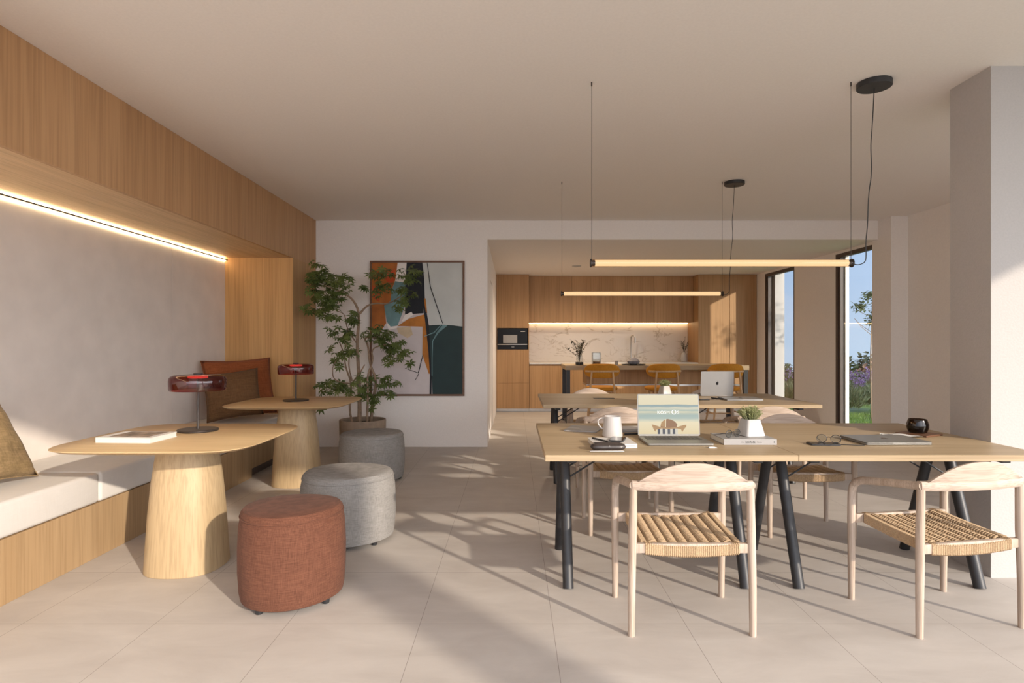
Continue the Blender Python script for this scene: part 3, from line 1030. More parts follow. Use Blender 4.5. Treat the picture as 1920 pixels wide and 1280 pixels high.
va = thing('vase', 'glass vase of dark dried leafy branches on the island', 'vase', (1.03, 9.25, .9302))
MB().lathe([(.055, 0), (.062, .004), (.062, .045), (.03, .05)], 28).build('vase_foot', M['black_gloss'], va)
MB().lathe([(.040, .051), (.052, .08), (.045, .15), (.038, .165)], 28, cap=False).build('vase_body', M['vase_glass'], va)
sprig('dried_branches', M['dry_leaf'], va, .052, .21, .40, 15, 8, .06, .3, 10)
lg = thing('candle_glass', 'clear glass storm lantern beside the vase on the island', 'candle holder', (1.30, 9.3, .9302))
MB().box(-.05, .05, -.05, .05, 0, .05, .006).build('base', M['tray_wood'], lg)
gl = MB()
for b in ((-.06, -.057, -.06, .06), (.057, .06, -.06, .06), (-.057, .057, -.06, -.057), (-.057, .057, .057, .06)):
    gl.box(b[0], b[1], b[2], b[3], 0, .19)
gl.build('glass', M['vase_glass'], lg, 0)
ed = MB()
for x in (-.06, .06):
    for y in (-.06, .06):
        ed.tube([(x, y, 0), (x, y, .19)], .002, 5)
for z in (.19,):
    ed.tube([(-.06, -.06, z), (.06, -.06, z), (.06, .06, z), (-.06, .06, z), (-.06, -.06, z)], .002, 5)
ed.build('edge_frame', M['dark_metal'], lg)
bt = thing('tray', 'flat black oval tray on the island in front of the tap', 'tray', (1.86, 9.17, .9302))
MB().lathe([(.12, 0), (.17, .004), (.19, .014), (.185, .016), (.165, .009), (.01, .007)], 48).build('dish', M['black_metal'], bt)
gj = thing('glass_bowl', 'grey glass bowl standing in the black tray', 'bowl', (1.86, 9.17, .9402))
MB().lathe([(.05, 0), (.085, .012), (.10, .05), (.06, .085), (.035, .10), (.034, .10), (.058, .083), (.096, .05), (.08, .016), (.01, .006)], 36).build('bowl_body', mat_plain('grey_glaze', (.26, .25, .27), .15, var=.1), gj)
cn = tag(MB().lathe([(.022, 0), (.027, .002), (.027, .065), (.024, .067)], 20).build('bottle', M['grey_cover']), 'tiny grey jar between two stools on the island', 'jar')
cn.location = (1.60, 9.2, .9302)

# counter stools
def make_stool(loc, rz, label):
    t = thing('counter_stool', label, 'stool', loc, rz, 'mustard counter stools at the island')
    MB().lathe([(.19, .575), (.222, .583), (.232, .605), (.225, .628), (.19, .638), (.02, .642)], 44, shape=squircle(2.6)).build('seat', M['mustard_fabric'], t)
    MB().lathe([(.17, .555), (.18, .558), (.18, .574)], 36).build('seat_frame', M['stool_wood'], t)
    # wrapping back cushion: thick curved band
    rings = []
    N = 26
    for i in range(N + 1):
        a = R(-90) + R(118) * (i / N - .5)
        u = abs(i / N - .5) * 2
        hz = .105 * math.sqrt(max(.05, 1 - u ** 3.2))
        th = .030 * math.sqrt(max(.08, 1 - u ** 4))
        zc = .868
        rr = .262
        ring = []
        for k in range(12):
            b = 2 * PI * k / 12
            r_ = rr + th * math.copysign(abs(math.cos(b)) ** .8, math.cos(b)) - .05 * (0)
            z_ = zc + hz * math.copysign(abs(math.sin(b)) ** .75, math.sin(b))
            ring.append((r_ * math.cos(a) * 1.12, r_ * math.sin(a) + .03, z_))
        rings.append(ring)
    MB().rings(rings).build('back_cushion', M['mustard_fabric'], t)
    pts = [(.306 * math.cos(R(-90) + R(100) * (i / 14 - .5)), .300 * math.sin(R(-90) + R(100) * (i / 14 - .5)) + .024, .862) for i in range(15)]
    MB().tube(pts, .014, 8, flat=(1.0, 1.0)).build('back_rail', M['stool_wood'], t)
    for sx in (-1, 1):
        MB().tube([(sx * .225, -.275, 0), (sx * .185, -.272, .45), (sx * .150, -.270, .855)], [.012, .016, .013], 10).build('leg', M['stool_wood'], t)
        MB().tube([(sx * .215, .205, 0), (sx * .165, .165, .30), (sx * .135, .13, .57)], [.012, .016, .016], 10).build('leg', M['stool_wood'], t)
        MB().tube([(sx * .183, -.258, .46), (sx * .15, -.10, .56)], .010, 8).build('seat_strut', M['stool_wood'], t)
    MB().tube([(-.202, .192, .09 + .12), (.202, .192, .21)], .009, 8).build('foot_rest', M['stool_wood'], t)
    MB().tube([(-.206, -.273, .25), (-.195, .18, .25)], .009, 8).build('stretcher', M['stool_wood'], t)
    MB().tube([(.206, -.273, .25), (.195, .18, .25)], .009, 8).build('stretcher', M['stool_wood'], t)
    return t
st = make_stool((1.30, 8.74, 0), R(-6), 'mustard counter stool at the left end of the island')
dup(st, (2.18, 8.74, 0), R(4), 'mustard counter stool in the middle of the three at the island')
dup(st, (3.10, 8.74, 0), R(-3), 'mustard counter stool partly hidden behind the open silver laptop')

# ------------------------------------------------------------------ work tables
def work_table(loc, label):
    t = thing('work_table', label, 'table', loc, 0, 'long trestle work tables')
    top = MB().box(-1.2, -.0006, -.56, .56, .71, .74, .002, 1).box(.0006, 1.2, -.56, .56, .71, .74, .002, 1)
    top.build('tabletop', M['oak_table'], t, 0)
    for x, s in ((-1.066, 1), (-.147, -1), (.129, 1), (1.066, -1)):
        for sy in (-1, 1):
            MB().tube([(x, sy * .296, 0), (x, sy * .06, .69)], .028, 20).build('leg', M['black_metal'], t)
        MB().box(x - .022, x + .022, -.46, .46, .682, .7095, .002).build('top_rail', M['black_metal'], t)
        for sy in (-1, 1):
            MB().tube([(x + s * .012, sy * .115, .53), (x + s * .30, sy * .115, .7095)], .0048, 8).build('brace', M['black_metal'], t)
    return t
T1 = work_table((1.349, 3.356, 0), 'nearer long oak work table with the open beach-screen laptop on it')
T2 = work_table((1.455, 5.64, 0), 'farther long oak work table with the silver laptop facing away')
sl = tag(MB().box(-.10, .10, -.035, .035, 0, .003, .001).build('cable_flap', M['black_metal'], None, 0), 'black cable slot cover set in the farther work table', 'cable cover')
sl.location = (.865, 5.66, .7402)

# ------------------------------------------------------------------ armchairs with paper cord seats
def make_chair(loc, rz, label):
    t = thing('armchair', label, 'chair', loc, rz, 'ash armchairs with woven cord seats')
    cw, cb = M['chair_wood'], M['chair_back']
    bow = lambda x: -.196 - .034 * (1 - (x / .26) ** 2)
    # top rail, bowed
    rings = []
    for i in range(21):
        x = -.262 + .524 * i / 20
        y = bow(x)
        ring = []
        for k in range(12):
            b = 2 * PI * k / 12
            ring.append((x, y + .017 * math.copysign(abs(math.cos(b)) ** .7, math.cos(b)), .653 + .0215 * math.copysign(abs(math.sin(b)) ** .7, math.sin(b))))
        rings.append(ring)
    MB().rings(rings).build('top_rail', cb, t)
    # half-moon backrest standing on the rail
    out = []
    n = 28
    for i in range(n + 1):
        x = -.238 + .476 * i / n
        out.append((x, max(.0, .086 * (1 - abs(x / .238) ** 2.1))))
    mb = MB()
    tb = bmesh.new()
    F, B = [], []
    nz = 5
    for (x, hgt) in out:
        cf, cbk = [], []
        for j in range(nz + 1):
            z = .672 + hgt * j / nz
            y = bow(x) - .015 * (j / nz)
            th = .0115 * (1 - .55 * (j / nz) ** 3)
            cf.append(tb.verts.new((x, y + th, z)))
            cbk.append(tb.verts.new((x, y - th, z)))
        F.append(cf); B.append(cbk)
    for i in range(n):
        for j in range(nz):
            tb.faces.new((F[i][j], F[i][j + 1], F[i + 1][j + 1], F[i + 1][j]))
            tb.faces.new((B[i][j], B[i + 1][j], B[i + 1][j + 1], B[i][j + 1]))
        tb.faces.new((F[i][nz], B[i][nz], B[i + 1][nz], F[i + 1][nz]))
        tb.faces.new((F[i][0], F[i + 1][0], B[i + 1][0], B[i][0]))
    bmesh.ops.remove_doubles(tb, verts=tb.verts[:], dist=1e-5)
    bmesh.ops.recalc_face_normals(tb, faces=tb.faces[:])
    mb._merge(tb)
    mb.build('backrest', cb, t, 50)
    for s in (-1, 1):
        # back leg
        MB().tube([(s * .264, -.200, 0), (s * .263, -.2, .2), (s * .258, -.197, .45), (s * .254, -.197, .640)], [.0145, .0165, .0185, .0165], 14).build('leg', cw, t)
        # arm bending into the front leg
        arm = [(s * .256, -.205, .654), (s * .262, -.08, .638), (s * .266, .07, .615), (s * .267, .125, .604), (s * .267, .160, .590), (s * .267, .183, .566), (s * .267, .192, .535), (s * .267, .194, .50)]
        MB().tube(arm, [.017, .017, .0175, .018, .018, .018, .018, .018], 14, flat=(1, 1.05)).build('arm', cw, t)
        MB().tube([(s * .267, .194, .502), (s * .267, .194, .40), (s * .267, .195, .2), (s * .266, .196, 0)], [.018, .019, .0165, .0145], 14).build('leg', cw, t)
    # seat rails
    zr, zf = .379, .404
    for y, z in ((-.190, zr), (.186, zf)):
        MB().box(-.256, .256, y - .013, y + .013, z - .021, z + .021, .004).build('seat_rail', cw, t)
    def wrap(p0, p1, n, w, hgt, sag):
        """cord wound round a bar: a corrugated sleeve"""
        p0, p1 = Vector(p0), Vector(p1)
        d = (p1 - p0)
        side = d.normalized().cross(Vector((0, 0, 1))).normalized()
        rings = []
        for i in range(n * 3 + 1):
            f = i / (n * 3)
            g = 1.0 if i % 3 else .86
            c = p0 + d * f - Vector((0, 0, sag * (1 - (2 * f - 1) ** 2)))
            a, b = w * g, hgt - w * (1 - g)
            k = a * .35
            sec = [(-a, -b + k), (-a + k, -b), (a - k, -b), (a, -b + k), (a, b - k), (a - k, b), (-a + k, b), (-a, b - k)]
            rings.append([c + side * u + Vector((0, 0, v)) for u, v in sec])
        return rings
    wr = MB()
    wr.rings(wrap((-.205, -.190, zr - .001), (.205, -.190, zr - .001), 46, .018, .026, .012))
    wr.rings(wrap((-.205, .186, zf - .001), (.205, .186, zf - .001), 46, .018, .026, .012))
    wr.rings(wrap((-.206, -.175, zr + .002), (-.206, .170, zf + .001), 40, .014, .024, .004))
    wr.rings(wrap((.206, -.175, zr + .002), (.206, .170, zf + .001), 40, .014, .024, .004))
    wr.build('cord_edging', M['cord'], t, 30)
    # woven top: eight ropes of slanted cords
    wv = MB()
    ns, nc = 8, 26
    W = .376 / ns
    sag = lambda x, y: -.017 * (1 - (x / .2) ** 2)
    for i in range(ns):
        xc = -.188 + W * (i + .5)
        for k in range(nc):
            yc = -.170 + .340 * (k + .5) / nc
            pts = []
            for q in (-1, -.55, 0, .55, 1):
                x = xc + q * W * .48
                y = yc + q * .007
                z = zr + (zf - zr) * (y + .19) / .376 + .018 + sag(x, y) + .007 * (1 - q * q) - (.006 if abs(q) == 1 else 0)
                pts.append((x, y, z))
            wv.tube(pts, [.0042, .0058, .0064, .0058, .0042], 6, True)
    rowz = []
    tb = bmesh.new()
    gv = {}
    for i in range(9):
        for j in range(5):
            x, y = -.19 + .38 * i / 8, -.17 + .34 * j / 4
            gv[i, j] = tb.verts.new((x, y, zr + (zf - zr) * (y + .19) / .376 + .003 + sag(x, y)))
    for i in range(8):
        for j in range(4):
            tb.faces.new((gv[i, j], gv[i + 1, j], gv[i + 1, j + 1], gv[i, j + 1]))
    wv._merge(tb)
    wv.build('woven_seat', M['cord'], t, 60)
    return t
ch = make_chair((.775, 2.765, 0), R(0), 'ash armchair at the near side of the nearer table, below the open laptop')
spots = [
    ((1.975, 2.79, 0), R(10), 'turned ash armchair beside the white column, near side of the nearer table'),
    ((.775, 4.10, 0), R(180), 'ash armchair across the nearer table, behind the white mug'),
    ((1.955, 4.04, 0), R(176), 'ash armchair across the nearer table, behind the plant on the book'),
    ((.835, 5.02, 0), R(2), 'ash armchair on the near side of the farther table, sunlit back behind the mug'),
    ((2.12, 5.03, 0), R(-3), 'ash armchair, near side of the farther table, its back above the plant on the book'),
    ((.885, 6.52, 0), R(181), 'ash armchair on the far side of the farther table below the left stool'),
    ((2.22, 6.52, 0), R(178), 'ash armchair on the far side of the farther table hidden by the silver laptop'),
]
for loc, rz, lb in spots:
    dup(ch, loc, rz, lb)

# ------------------------------------------------------------------ pendant lamps
def pendant(y, canopy_x, label, cord):
    t = thing('pendant_lamp', label, 'pendant lamp', (1.195, y, H), 0, 'tube pendant lamps over the work tables')
    z = 1.73 - H
    L = .752
    MB().tube([(-L + .025, 0, z), (L - .025, 0, z)], .0185, 24).build('light_tube', M['tube_light'], t)
    rings = []
    gt = MB()
    gt.tube([(-L + .003, 0, z), (L - .003, 0, z)], .0235, 28, False)
    gt.build('glass_tube', M['amber_glass'], t)
    for s in (-1, 1):
        MB().tube([(s * (L - .030), 0, z), (s * (L - .003), 0, z)], .0165, 20).tube([(s * (L - .004), 0, z), (s * (L + .002), 0, z)], .025, 24).build('end_cap', M['dark_metal'], t)
        MB().tube([(s * (L - .006), 0, z + .022), (s * (L - .006), 0, -.02)], .0014, 6).tube([(s * (L - .006), 0, -.022), (s * (L - .006), 0, 0)], .004, 8).build('suspension_wire', M['dark_metal'], t)
    MB().lathe([(.010, -.032), (.088, -.032), (.091, -.029), (.091, -.001)], 48, canopy_x - 1.195, 0).build('canopy', M['black_metal'], t)
    pts = [(x - 1.195, yy, zz - H) for x, yy, zz in cord]
    P_ = [Vector(p) for p in pts]
    for _ in range(2):
        q = [P_[0]]
        for i in range(len(P_) - 1):
            q += [P_[i].lerp(P_[i + 1], .25), P_[i].lerp(P_[i + 1], .75)]
        q.append(P_[-1])
        P_ = q
    c = MB().tube(P_, .0026, 6)
    c.build('cord', M['black_metal'], t)
    return t
def cordpath(X0, dx):
    return [(X0, 0, 2.74), (X0 - .012, 0, 2.50), (X0 - .022, 0, 2.40), (X0 - .012, 0, 2.26), (X0 - .034, 0, 2.12), (X0 - .038, 0, 1.95),
            (X0 - .050, 0, 1.84), (X0 - .046, 0, 1.78), (X0 - .05, 0, 1.735), (X0 - .09, 0, 1.718), (1.955, 0, 1.725)]
pendant(3.40, 2.075, 'nearer warm glowing tube pendant lamp over the front work table', cordpath(2.075, 0))
pendant(5.50, 2.055, 'farther warm glowing tube pendant lamp over the back work table', cordpath(2.055, 0))

# ------------------------------------------------------------------ things on the tables
TZ = .7402
APPLE = [(0, .62), (.12, .68), (.28, .70), (.42, .62), (.47, .55), (.37, .46), (.33, .33), (.37, .20), (.49, .12), (.43, -.05), (.33, -.20), (.22, -.28), (.1, -.26), (0, -.235),
         (-.1, -.26), (-.22, -.28), (-.35, -.18), (-.46, .02), (-.5, .25), (-.46, .48), (-.34, .64), (-.18, .70), (-.08, .67)]
APPLE_LEAF = [(0, .74), (.02, .88), (.12, .98), (.2, 1.0), (.19, .88), (.11, .77)]

def emblem(parent, size, place, name='emblem'):
    mb = MB()
    for o in (APPLE, APPLE_LEAF):
        mb.poly([place(x * size, (y - .3) * size) for x, y in o])
    return mb.build(name, M['logo'], parent, 0)

def rrect(w, h, r, n=5):
    o = []
    for cx, cy, a0 in ((w / 2 - r, h / 2 - r, 0), (-w / 2 + r, h / 2 - r, 90), (-w / 2 + r, -h / 2 + r, 180), (w / 2 - r, -h / 2 + r, 270)):
        for k in range(n + 1):
            a = R(a0 + 90 * k / n)
            o.append((cx + r * math.cos(a), cy + r * math.sin(a)))
    return o

def slab(w, d, z0, z1, r=.012):
    o = rrect(w, d, r)
    o2 = rrect(w - .003, d - .003, r)
    return MB().rings([[(x, y, z0) for x, y in o2], [(x, y, z0 + .0015) for x, y in o], [(x, y, z1 - .0015) for x, y in o], [(x, y, z1) for x, y in o2]])

def open_laptop(loc, rz, label, mat, screen_fn=None, tilt=8, W=.345, D=.245, LH=.232):
    t = thing('laptop', label, 'laptop', loc, rz, 'laptops on the work tables')
    slab(W, D, .0015, .0125).build('base', mat, t)
    kb = MB()
    for r_ in range(6):
        for c_ in range(14):
            x = -.138 + c_ * .0212
            y = .085 - r_ * .0175
            kb.box(x - .0090, x + .0090, y - .0070, y + .0070, .0126, .0138)
    kb.build('keyboard', M['keys'], t, 0)
    MB().box(-.06, .06, -.113, -.04, .0126, .0129).build('trackpad', M['alu_dark'], t, 0)
    lid = bpy.data.objects.new('lid', None)
    o = rrect(W, LH, .010)
    lm = MB().rings([[(x, .0, z + LH / 2) for x, z in o], [(x, .005, z + LH / 2) for x, z in o]])
    lid = lm.build('lid', mat, t, 35, (0, D / 2 - .006, .014), (R(-tilt), 0, 0))
    if screen_fn: screen_fn(lid, W, LH)
    else: MB().box(-W / 2 + .006, W / 2 - .006, -.0012, -.0004, .008, LH - .006).build('screen', M['black_gloss'], lid, 0)
    emblem(lid, .030, lambda x, y: (-x, .0053, LH / 2 + y))
    return t

def screen_pic(lid, W, LH):
    w, h = W - .010, LH - .014
    z0 = .010
    def em(nm, c, s=.62):
        return mat_emit(nm, srgb(*c)[:3], s, .02)
    m, nt, b = new_mat('beach_screen')
    L = nt.links.new
    tc = nt.nodes.new('ShaderNodeTexCoord')
    mp = nt.nodes.new('ShaderNodeMapping')
    mp.inputs['Scale'].default_value = (10, 1, 60)
    L(tc.outputs['Object'], mp.inputs['Vector'])
    n = nt.nodes.new('ShaderNodeTexNoise')
    n.inputs['Scale'].default_value = 1.4
    n.inputs['Detail'].default_value = 4
    L(mp.outputs[0], n.inputs['Vector'])
    sep = nt.nodes.new('ShaderNodeSeparateXYZ')
    L(tc.outputs['Object'], sep.inputs[0])
    mr = nt.nodes.new('ShaderNodeMapRange')
    mr.inputs['From Min'].default_value = z0
    mr.inputs['From Max'].default_value = z0 + h
    L(sep.outputs['Z'], mr.inputs['Value'])
    ns = nt.nodes.new('ShaderNodeMath')
    ns.operation = 'MULTIPLY_ADD'
    ns.inputs[1].default_value = .045
    L(n.outputs['Fac'], ns.inputs[0])
    su = nt.nodes.new('ShaderNodeMath')
    su.operation = 'SUBTRACT'
    su.inputs[1].default_value = .0225
    L(mr.outputs[0], su.inputs[0])
    L(su.outputs[0], ns.inputs[2])
    ra = nt.nodes.new('ShaderNodeValToRGB')
    cr = ra.color_ramp
    stops = [(0, (240, 218, 165)), (.30, (246, 230, 188)), (.345, (214, 214, 186)), (.40, (172, 190, 178)), (.47, (160, 182, 172)), (.53, (190, 196, 172)), (.56, (232, 222, 182)),
             (.585, (168, 186, 172)), (.63, (196, 202, 180)), (.66, (228, 220, 188)), (.69, (150, 172, 168)), (.735, (132, 156, 158)), (.755, (238, 224, 184)), (1, (246, 232, 194))]
    while len(cr.elements) < len(stops):
        cr.elements.new(.5)
    for e_, (p, c) in zip(cr.elements, stops):
        e_.position = p
        e_.color = srgb(*c)
    L(ns.outputs[0], ra.inputs[0])
    b.inputs['Base Color'].default_value = (.01, .01, .01, 1)
    b.inputs['Roughness'].default_value = .3
    L(ra.outputs[0], b.inputs['Emission Color'])
    b.inputs['Emission Strength'].default_value = .72
    straw, straw_d, navy, white, band = em('straw_hat', (196, 150, 92)), em('straw_hat_shade', (160, 112, 66)), em('navy_stripe', (62, 68, 84)), em('white_stripe', (236, 228, 210)), em('hat_band', (240, 220, 180), .75)
    mb = MB()
    mb.box(-w / 2, w / 2, -.0014, -.0004, z0, z0 + h)
    def P_(u, v, k): return ((u - .5) * w, -.0015 - k * .00012, z0 + v * h)
    def q(mi, pts, k): mb.poly([P_(u, v, k) for u, v in pts][::1], mi)
    for i in range(8):
        u0 = .31 + i * .042
        q(3 if i % 2 == 0 else 4, [(u0, 0), (u0 + .042, 0), (u0 + .042, .14), (u0, .14)], 1)
    q(1, [(.215, .245), (.27, .225), (.36, .175), (.50, .155), (.64, .175), (.74, .225), (.795, .235), (.79, .185), (.75, .12), (.72, .05), (.70, .12), (.62, .14), (.50, .125), (.38, .14), (.29, .11), (.27, .06), (.24, .14)], 2)
    q(2, [(.36, .175), (.50, .155), (.63, .175), (.64, .25), (.60, .32), (.54, .365), (.48, .385), (.42, .35), (.375, .29)], 3)
    q(1, [(.36, .20), (.43, .18), (.45, .37), (.42, .35), (.375, .29)], 4)
    q(5, [(.436, .17), (.452, .17), (.458, .385), (.446, .38)], 5)
    mb.build('screen', [m, straw, straw_d, navy, white, band], lid, 0)
    wm = em('screen_lettering', (255, 255, 252), 1.0)
    def tx(body, size, u, v, nm):
        return text_mesh(body, size, nm, wm, lid, Matrix.Translation(P_(u, v, 7)) @ Matrix.Rotation(R(90), 4, 'X'), bold=0)
    tx('KOSM', .0245, .415, .545, 'lettering')
    tx('O', .036, .59, .55, 'lettering')
    tx('S', .0245, .66, .545, 'lettering')

open_laptop((.865, 3.172, TZ), 0, 'open laptop showing a beach picture with a straw hat', M['alu_dark'], screen_pic, 6)
open_laptop((2.035, 6.02, TZ), R(178), 'open silver laptop turned away, dark emblem on its lid', M['alu'], None, 6, .325, .235, .235)

def closed_laptop(loc, rz, label, mat, W=.345, D=.245):
    t = thing('laptop', label, 'laptop', loc, rz, 'laptops on the work tables')
    slab(W, D, .0015, .0105).build('base', mat, t)
    slab(W, D, .0112, .0162).build('lid', mat, t)
    MB().box(-.033, .033, -D / 2 - .0003, -D / 2 + .006, .0090, .0116).build('finger_notch', M['alu_dark'], t, 0)
    emblem(t, .034, lambda x, y: (x, y, .0165))
    return t
closed_laptop((2.0, 3.19, TZ), R(1), 'closed grey laptop on the nearer table, left of the dark glass', M['alu_dark'], .35, .25)
closed_laptop((2.13, 5.56, TZ), R(-1), 'closed grey laptop on the farther table, in front of the silver one', M['alu'], .34, .26)

# mug
mug = thing('mug', 'white tapered ceramic mug with thin handle', 'mug', (.562, 3.36, TZ), 0)
MB().lathe([(.052, 0), (.057, .003), (.057, .012), (.047, .112), (.0465, .115), (.0445, .114), (.0435, .10), (.052, .014), (.005, .010)], 48).build('body', M['white_cer'], mug)
MB().tube([(-.047, 0, .104), (-.070, -.002, .103), (-.083, -.003, .090), (-.080, -.003, .068), (-.064, -.002, .048), (-.053, 0, .044)], .0038, 8).build('handle', M['white_cer'], mug)
MB().lathe([(.0450, .098), (.002, .0985)], 30).build('coffee', M['soil'], mug)

# tablet and papers behind the mug
tb1 = tag(slab(.20, .23, .0, .007, .010).build('tablet', M['grey_soft']), 'flat grey tablet lying behind the white mug', 'tablet')
tb1.location = (.43, 3.63, TZ)
tb1.rotation_euler = (0, 0, R(-18))
fd = thing('notebook', 'grey notebook lying between the mug and the laptop screen', 'notebook', (.745, 3.60, TZ), R(6))
MB().box(-.125, .125, -.085, .085, 0, .012, .002).build('cover', M['grey_soft'], fd, 0)
MB().box(-.12, .06, -.05, .08, .0125, .0145).build('loose_sheet', M['white_paper'], fd, 0)
pn = tag(MB().tube([(-.05, 0, .005), (.05, 0, .005)], .0048, 8).build('pen', M['black_metal']), 'short black pen lying beside the laptop screen', 'pen')
pn.location = (.69, 3.42, TZ)
pn.rotation_euler = (0, 0, R(8))

# white book under phone, leather case, pens
wb = thing('book', 'white paperback under the black leather case and the phone', 'book', (.512, 3.085, TZ), R(3))
MB().box(-.108, .108, -.105, .105, 0, .0025).box(-.108, .108, -.105, .105, .0185, .021).box(-.108, .108, -.105, -.1025, .0025, .0185).build('cover', M['white_paper'], wb, 0)
MB().box(-.106, .106, -.102, .104, .0026, .0184).build('page_block', M['pages'], wb, 0)
MB().box(.035, .095, -.1054, -.1051, .0095, .0112).build('spine_mark', M['ink'], wb, 0)
ph = thing('phone', 'black phone lying on the white paperback', 'phone', (.545, 3.10, TZ + .0213), R(-18))
slab(.075, .13, 0, .008, .011).build('case', M['black_metal'], ph)
MB().box(-.034, .034, -.06, .06, .0081, .0085).build('screen', M['black_gloss'], ph, 0)
cs = thing('glasses_case', 'dark leather envelope pouch with a silver stud', 'case', (.468, 2.925, TZ), R(2))
rings = []
N = 24
for i in range(N + 1):
    u = i / N * 2 - 1
    k = (1 - abs(u) ** 6) ** .5 if abs(u) < 1 else 0
    k = max(k, .12)
    ring = []
    for j in range(16):
        b = 2 * PI * j / 16
        ring.append((u * .088, .036 * k * math.cos(b), .0182 + .0179 * k * math.copysign(abs(math.sin(b)) ** .8, math.sin(b))))
    rings.append(ring)
MB().rings(rings).build('pouch', M['leather'], cs)
fl = MB()
fl.prism([(-.072, .022), (.072, .022), (.060, .006), (.004, -.030), (-.004, -.030), (-.060, .006)],
         lambda a, b: (a, b - .004, .0352 - max(0, (-b - .002)) * .50), lambda a, b: (a, b - .004, .0380 - max(0, (-b - .002)) * .55))
fl.build('flap', M['leather'], cs, 0)
MB().sphere((0, -.031, .0255), .0032).build('stud', M['steel'], cs)
p2 = tag(MB().tube([(-.085, 0, .005), (.07, 0, .005), (.082, 0, .005)], [.0045, .0045, .002], 8).build('pen', M['steel']), 'slim metal pen lying along the front of the leather pouch', 'pen')
p2.location = (.455, 2.868, TZ)
p2.rotation_euler = (0, 0, R(1))
p3 = tag(MB().tube([(0, -.07, .005), (0, .07, .005)], .0045, 8).build('pen', M['black_metal']), 'black pen lying on the white paperback left of the phone', 'pen')
p3.location = (.452, 3.08, TZ + .0212)
p3.rotation_euler = (0, 0, R(28))
us = thing('usb_stick', 'tiny white memory stick in front of the laptop', 'memory stick', (1.004, 2.985, TZ), R(4))
MB().box(-.020, .012, -.008, .008, 0, .007, .001).build('body', M['white_paper'], us, 0)
MB().box(.012, .022, -.006, .006, .0015, .0055).build('plug', M['steel'], us, 0)

# grey book with plant and glasses
gb = thing('book', 'thick grey hardback with lettered spine under the small plant', 'book', (1.232, 3.185, TZ), R(0))
MB().box(-.138, .138, -.108, .108, 0, .003).box(-.138, .138, -.108, .108, .027, .030).box(-.138, .138, -.111, -.108, 0, .030, .001).build('cover', M['grey_soft'], gb, 0)
MB().box(-.135, .135, -.1075, .104, .0031, .0269).build('page_block', M['pages'], gb, 0)
def sp_t(body, size, x, bold=0):
    return text_mesh(body, size, 'lettering', M['ink'], gb, Matrix.Translation((x, -.1114, .015)) @ Matrix.Rotation(R(90), 4, 'X'), bold=bold)
sp_t('the', .0105, -.042)
sp_t('kinfolk', .0165, 0.0, .0004)
sp_t('home', .0105, .047)
MB().poly([(.118, -.1114, .015), (.125, -.1114, .010), (.125, -.1114, .020)]).build('spine_mark', M['ink'], gb, 0)

def small_plant(loc, rz, label, s=1.0):
    t = thing('potted_plant', label, 'plant', loc, rz, 'small succulents in white pots')
    rg = []
    for hw, z in ((.054, 0), (.057, .004), (.040, .088), (.038, .090), (.035, .089), (.036, .075)):
        rg.append([(x, y, z) for x, y in rrect(2 * hw, 2 * hw, .014)])
    MB().rings(rg).build('pot', M['white_cer'], t)
    rnd = random.Random(int(loc[1] * 100))
    mb = MB()
    tb = bmesh.new()
    for i in range(120):
        a = rnd.uniform(0, 2 * PI)
        q = math.sqrt(rnd.random())
        tip = Vector((.068 * q * math.cos(a), .068 * q * math.sin(a), .095 + .068 * (1 - q * q * .55) * rnd.uniform(.6, 1)))
        root = Vector((tip.x * .4, tip.y * .4, .08))
        mb.tube([root, tip], .0012, 4)
        for k in range(9):
            f = .45 + .55 * k / 8
            p = root.lerp(tip, f)
            d = Vector((rnd.uniform(-1, 1), rnd.uniform(-1, 1), rnd.uniform(-.1, 1)))
            leaflet(tb, p, d, Vector((0, 0, 1)), rnd.uniform(.010, .0155), .0052)
    mb._merge(tb)
    mb.build('foliage', M['succulent'], t, 0)
    t.scale = (s, s, s)
    return t
small_plant((1.282, 3.20, TZ + .0302), R(12), 'small green succulent in a white pot standing on the grey book')
small_plant((1.573, 6.15, TZ), R(20), 'small green succulent in a white pot on the farther table', .95)

def glasses(loc, rz, label, folded=True):
    t = thing('eyeglasses', label, 'glasses', loc, rz, 'black eyeglasses')
    fm = MB()
    for s in (-1, 1):
        fm.tube([(s * .033 + .024 * math.cos(2 * PI * k / 22), 0, .021 + .020 * math.sin(2 * PI * k / 22)) for k in range(23)], .0016, 6, False)
    fm.tube([(-.010, 0, .026), (0, -.001, .030), (.010, 0, .026)], .0015, 6)
    fm.build('frame', M['black_metal'], t)
    for s in (-1, 1):
        lm = MB()
        lm.rings([[(s * .033 + .023 * math.cos(2 * PI * k / 22), -.0006, .021 + .019 * math.sin(2 * PI * k / 22)) for k in range(22)],
                  [(s * .033 + .023 * math.cos(2 * PI * k / 22), .0006, .021 + .019 * math.sin(2 * PI * k / 22)) for k in range(22)]])
        lm.build('lens', M['vase_glass'], t, 0)
        MB().tube([(s * .057, .001, .026), (s * .052, .03, .020), (s * .035, .09, .006), (s * .03, .105, .0018)], .0013, 6).build('temple', M['black_metal'], t)
    return t
glasses((1.165, 3.135, TZ + .0302), R(32), 'thin black eyeglasses lying on the grey book beside its plant')
g2 = thing('phone', 'black phone with eyeglasses on top beside the closed laptop', 'phone', (1.617, 3.085, TZ), R(84))
slab(.075, .150, 0, .009, .011).build('case', M['black_metal'], g2)
MB().box(-.034, .034, -.070, .070, .0091, .0095).build('screen', M['black_gloss'], g2, 0)
glasses((1.648, 3.09, TZ + .0097), R(160), 'black eyeglasses resting on the phone left of the closed laptop')
cbl = tag(MB().tube([(-.10, .02, .0022), (-.05, .0, .0022), (.02, -.015, .0022), (.07, -.02, .0022)], .002, 6).build('cable', M['black_metal']), 'thin black cable lying under the corner of the closed laptop', 'cable')
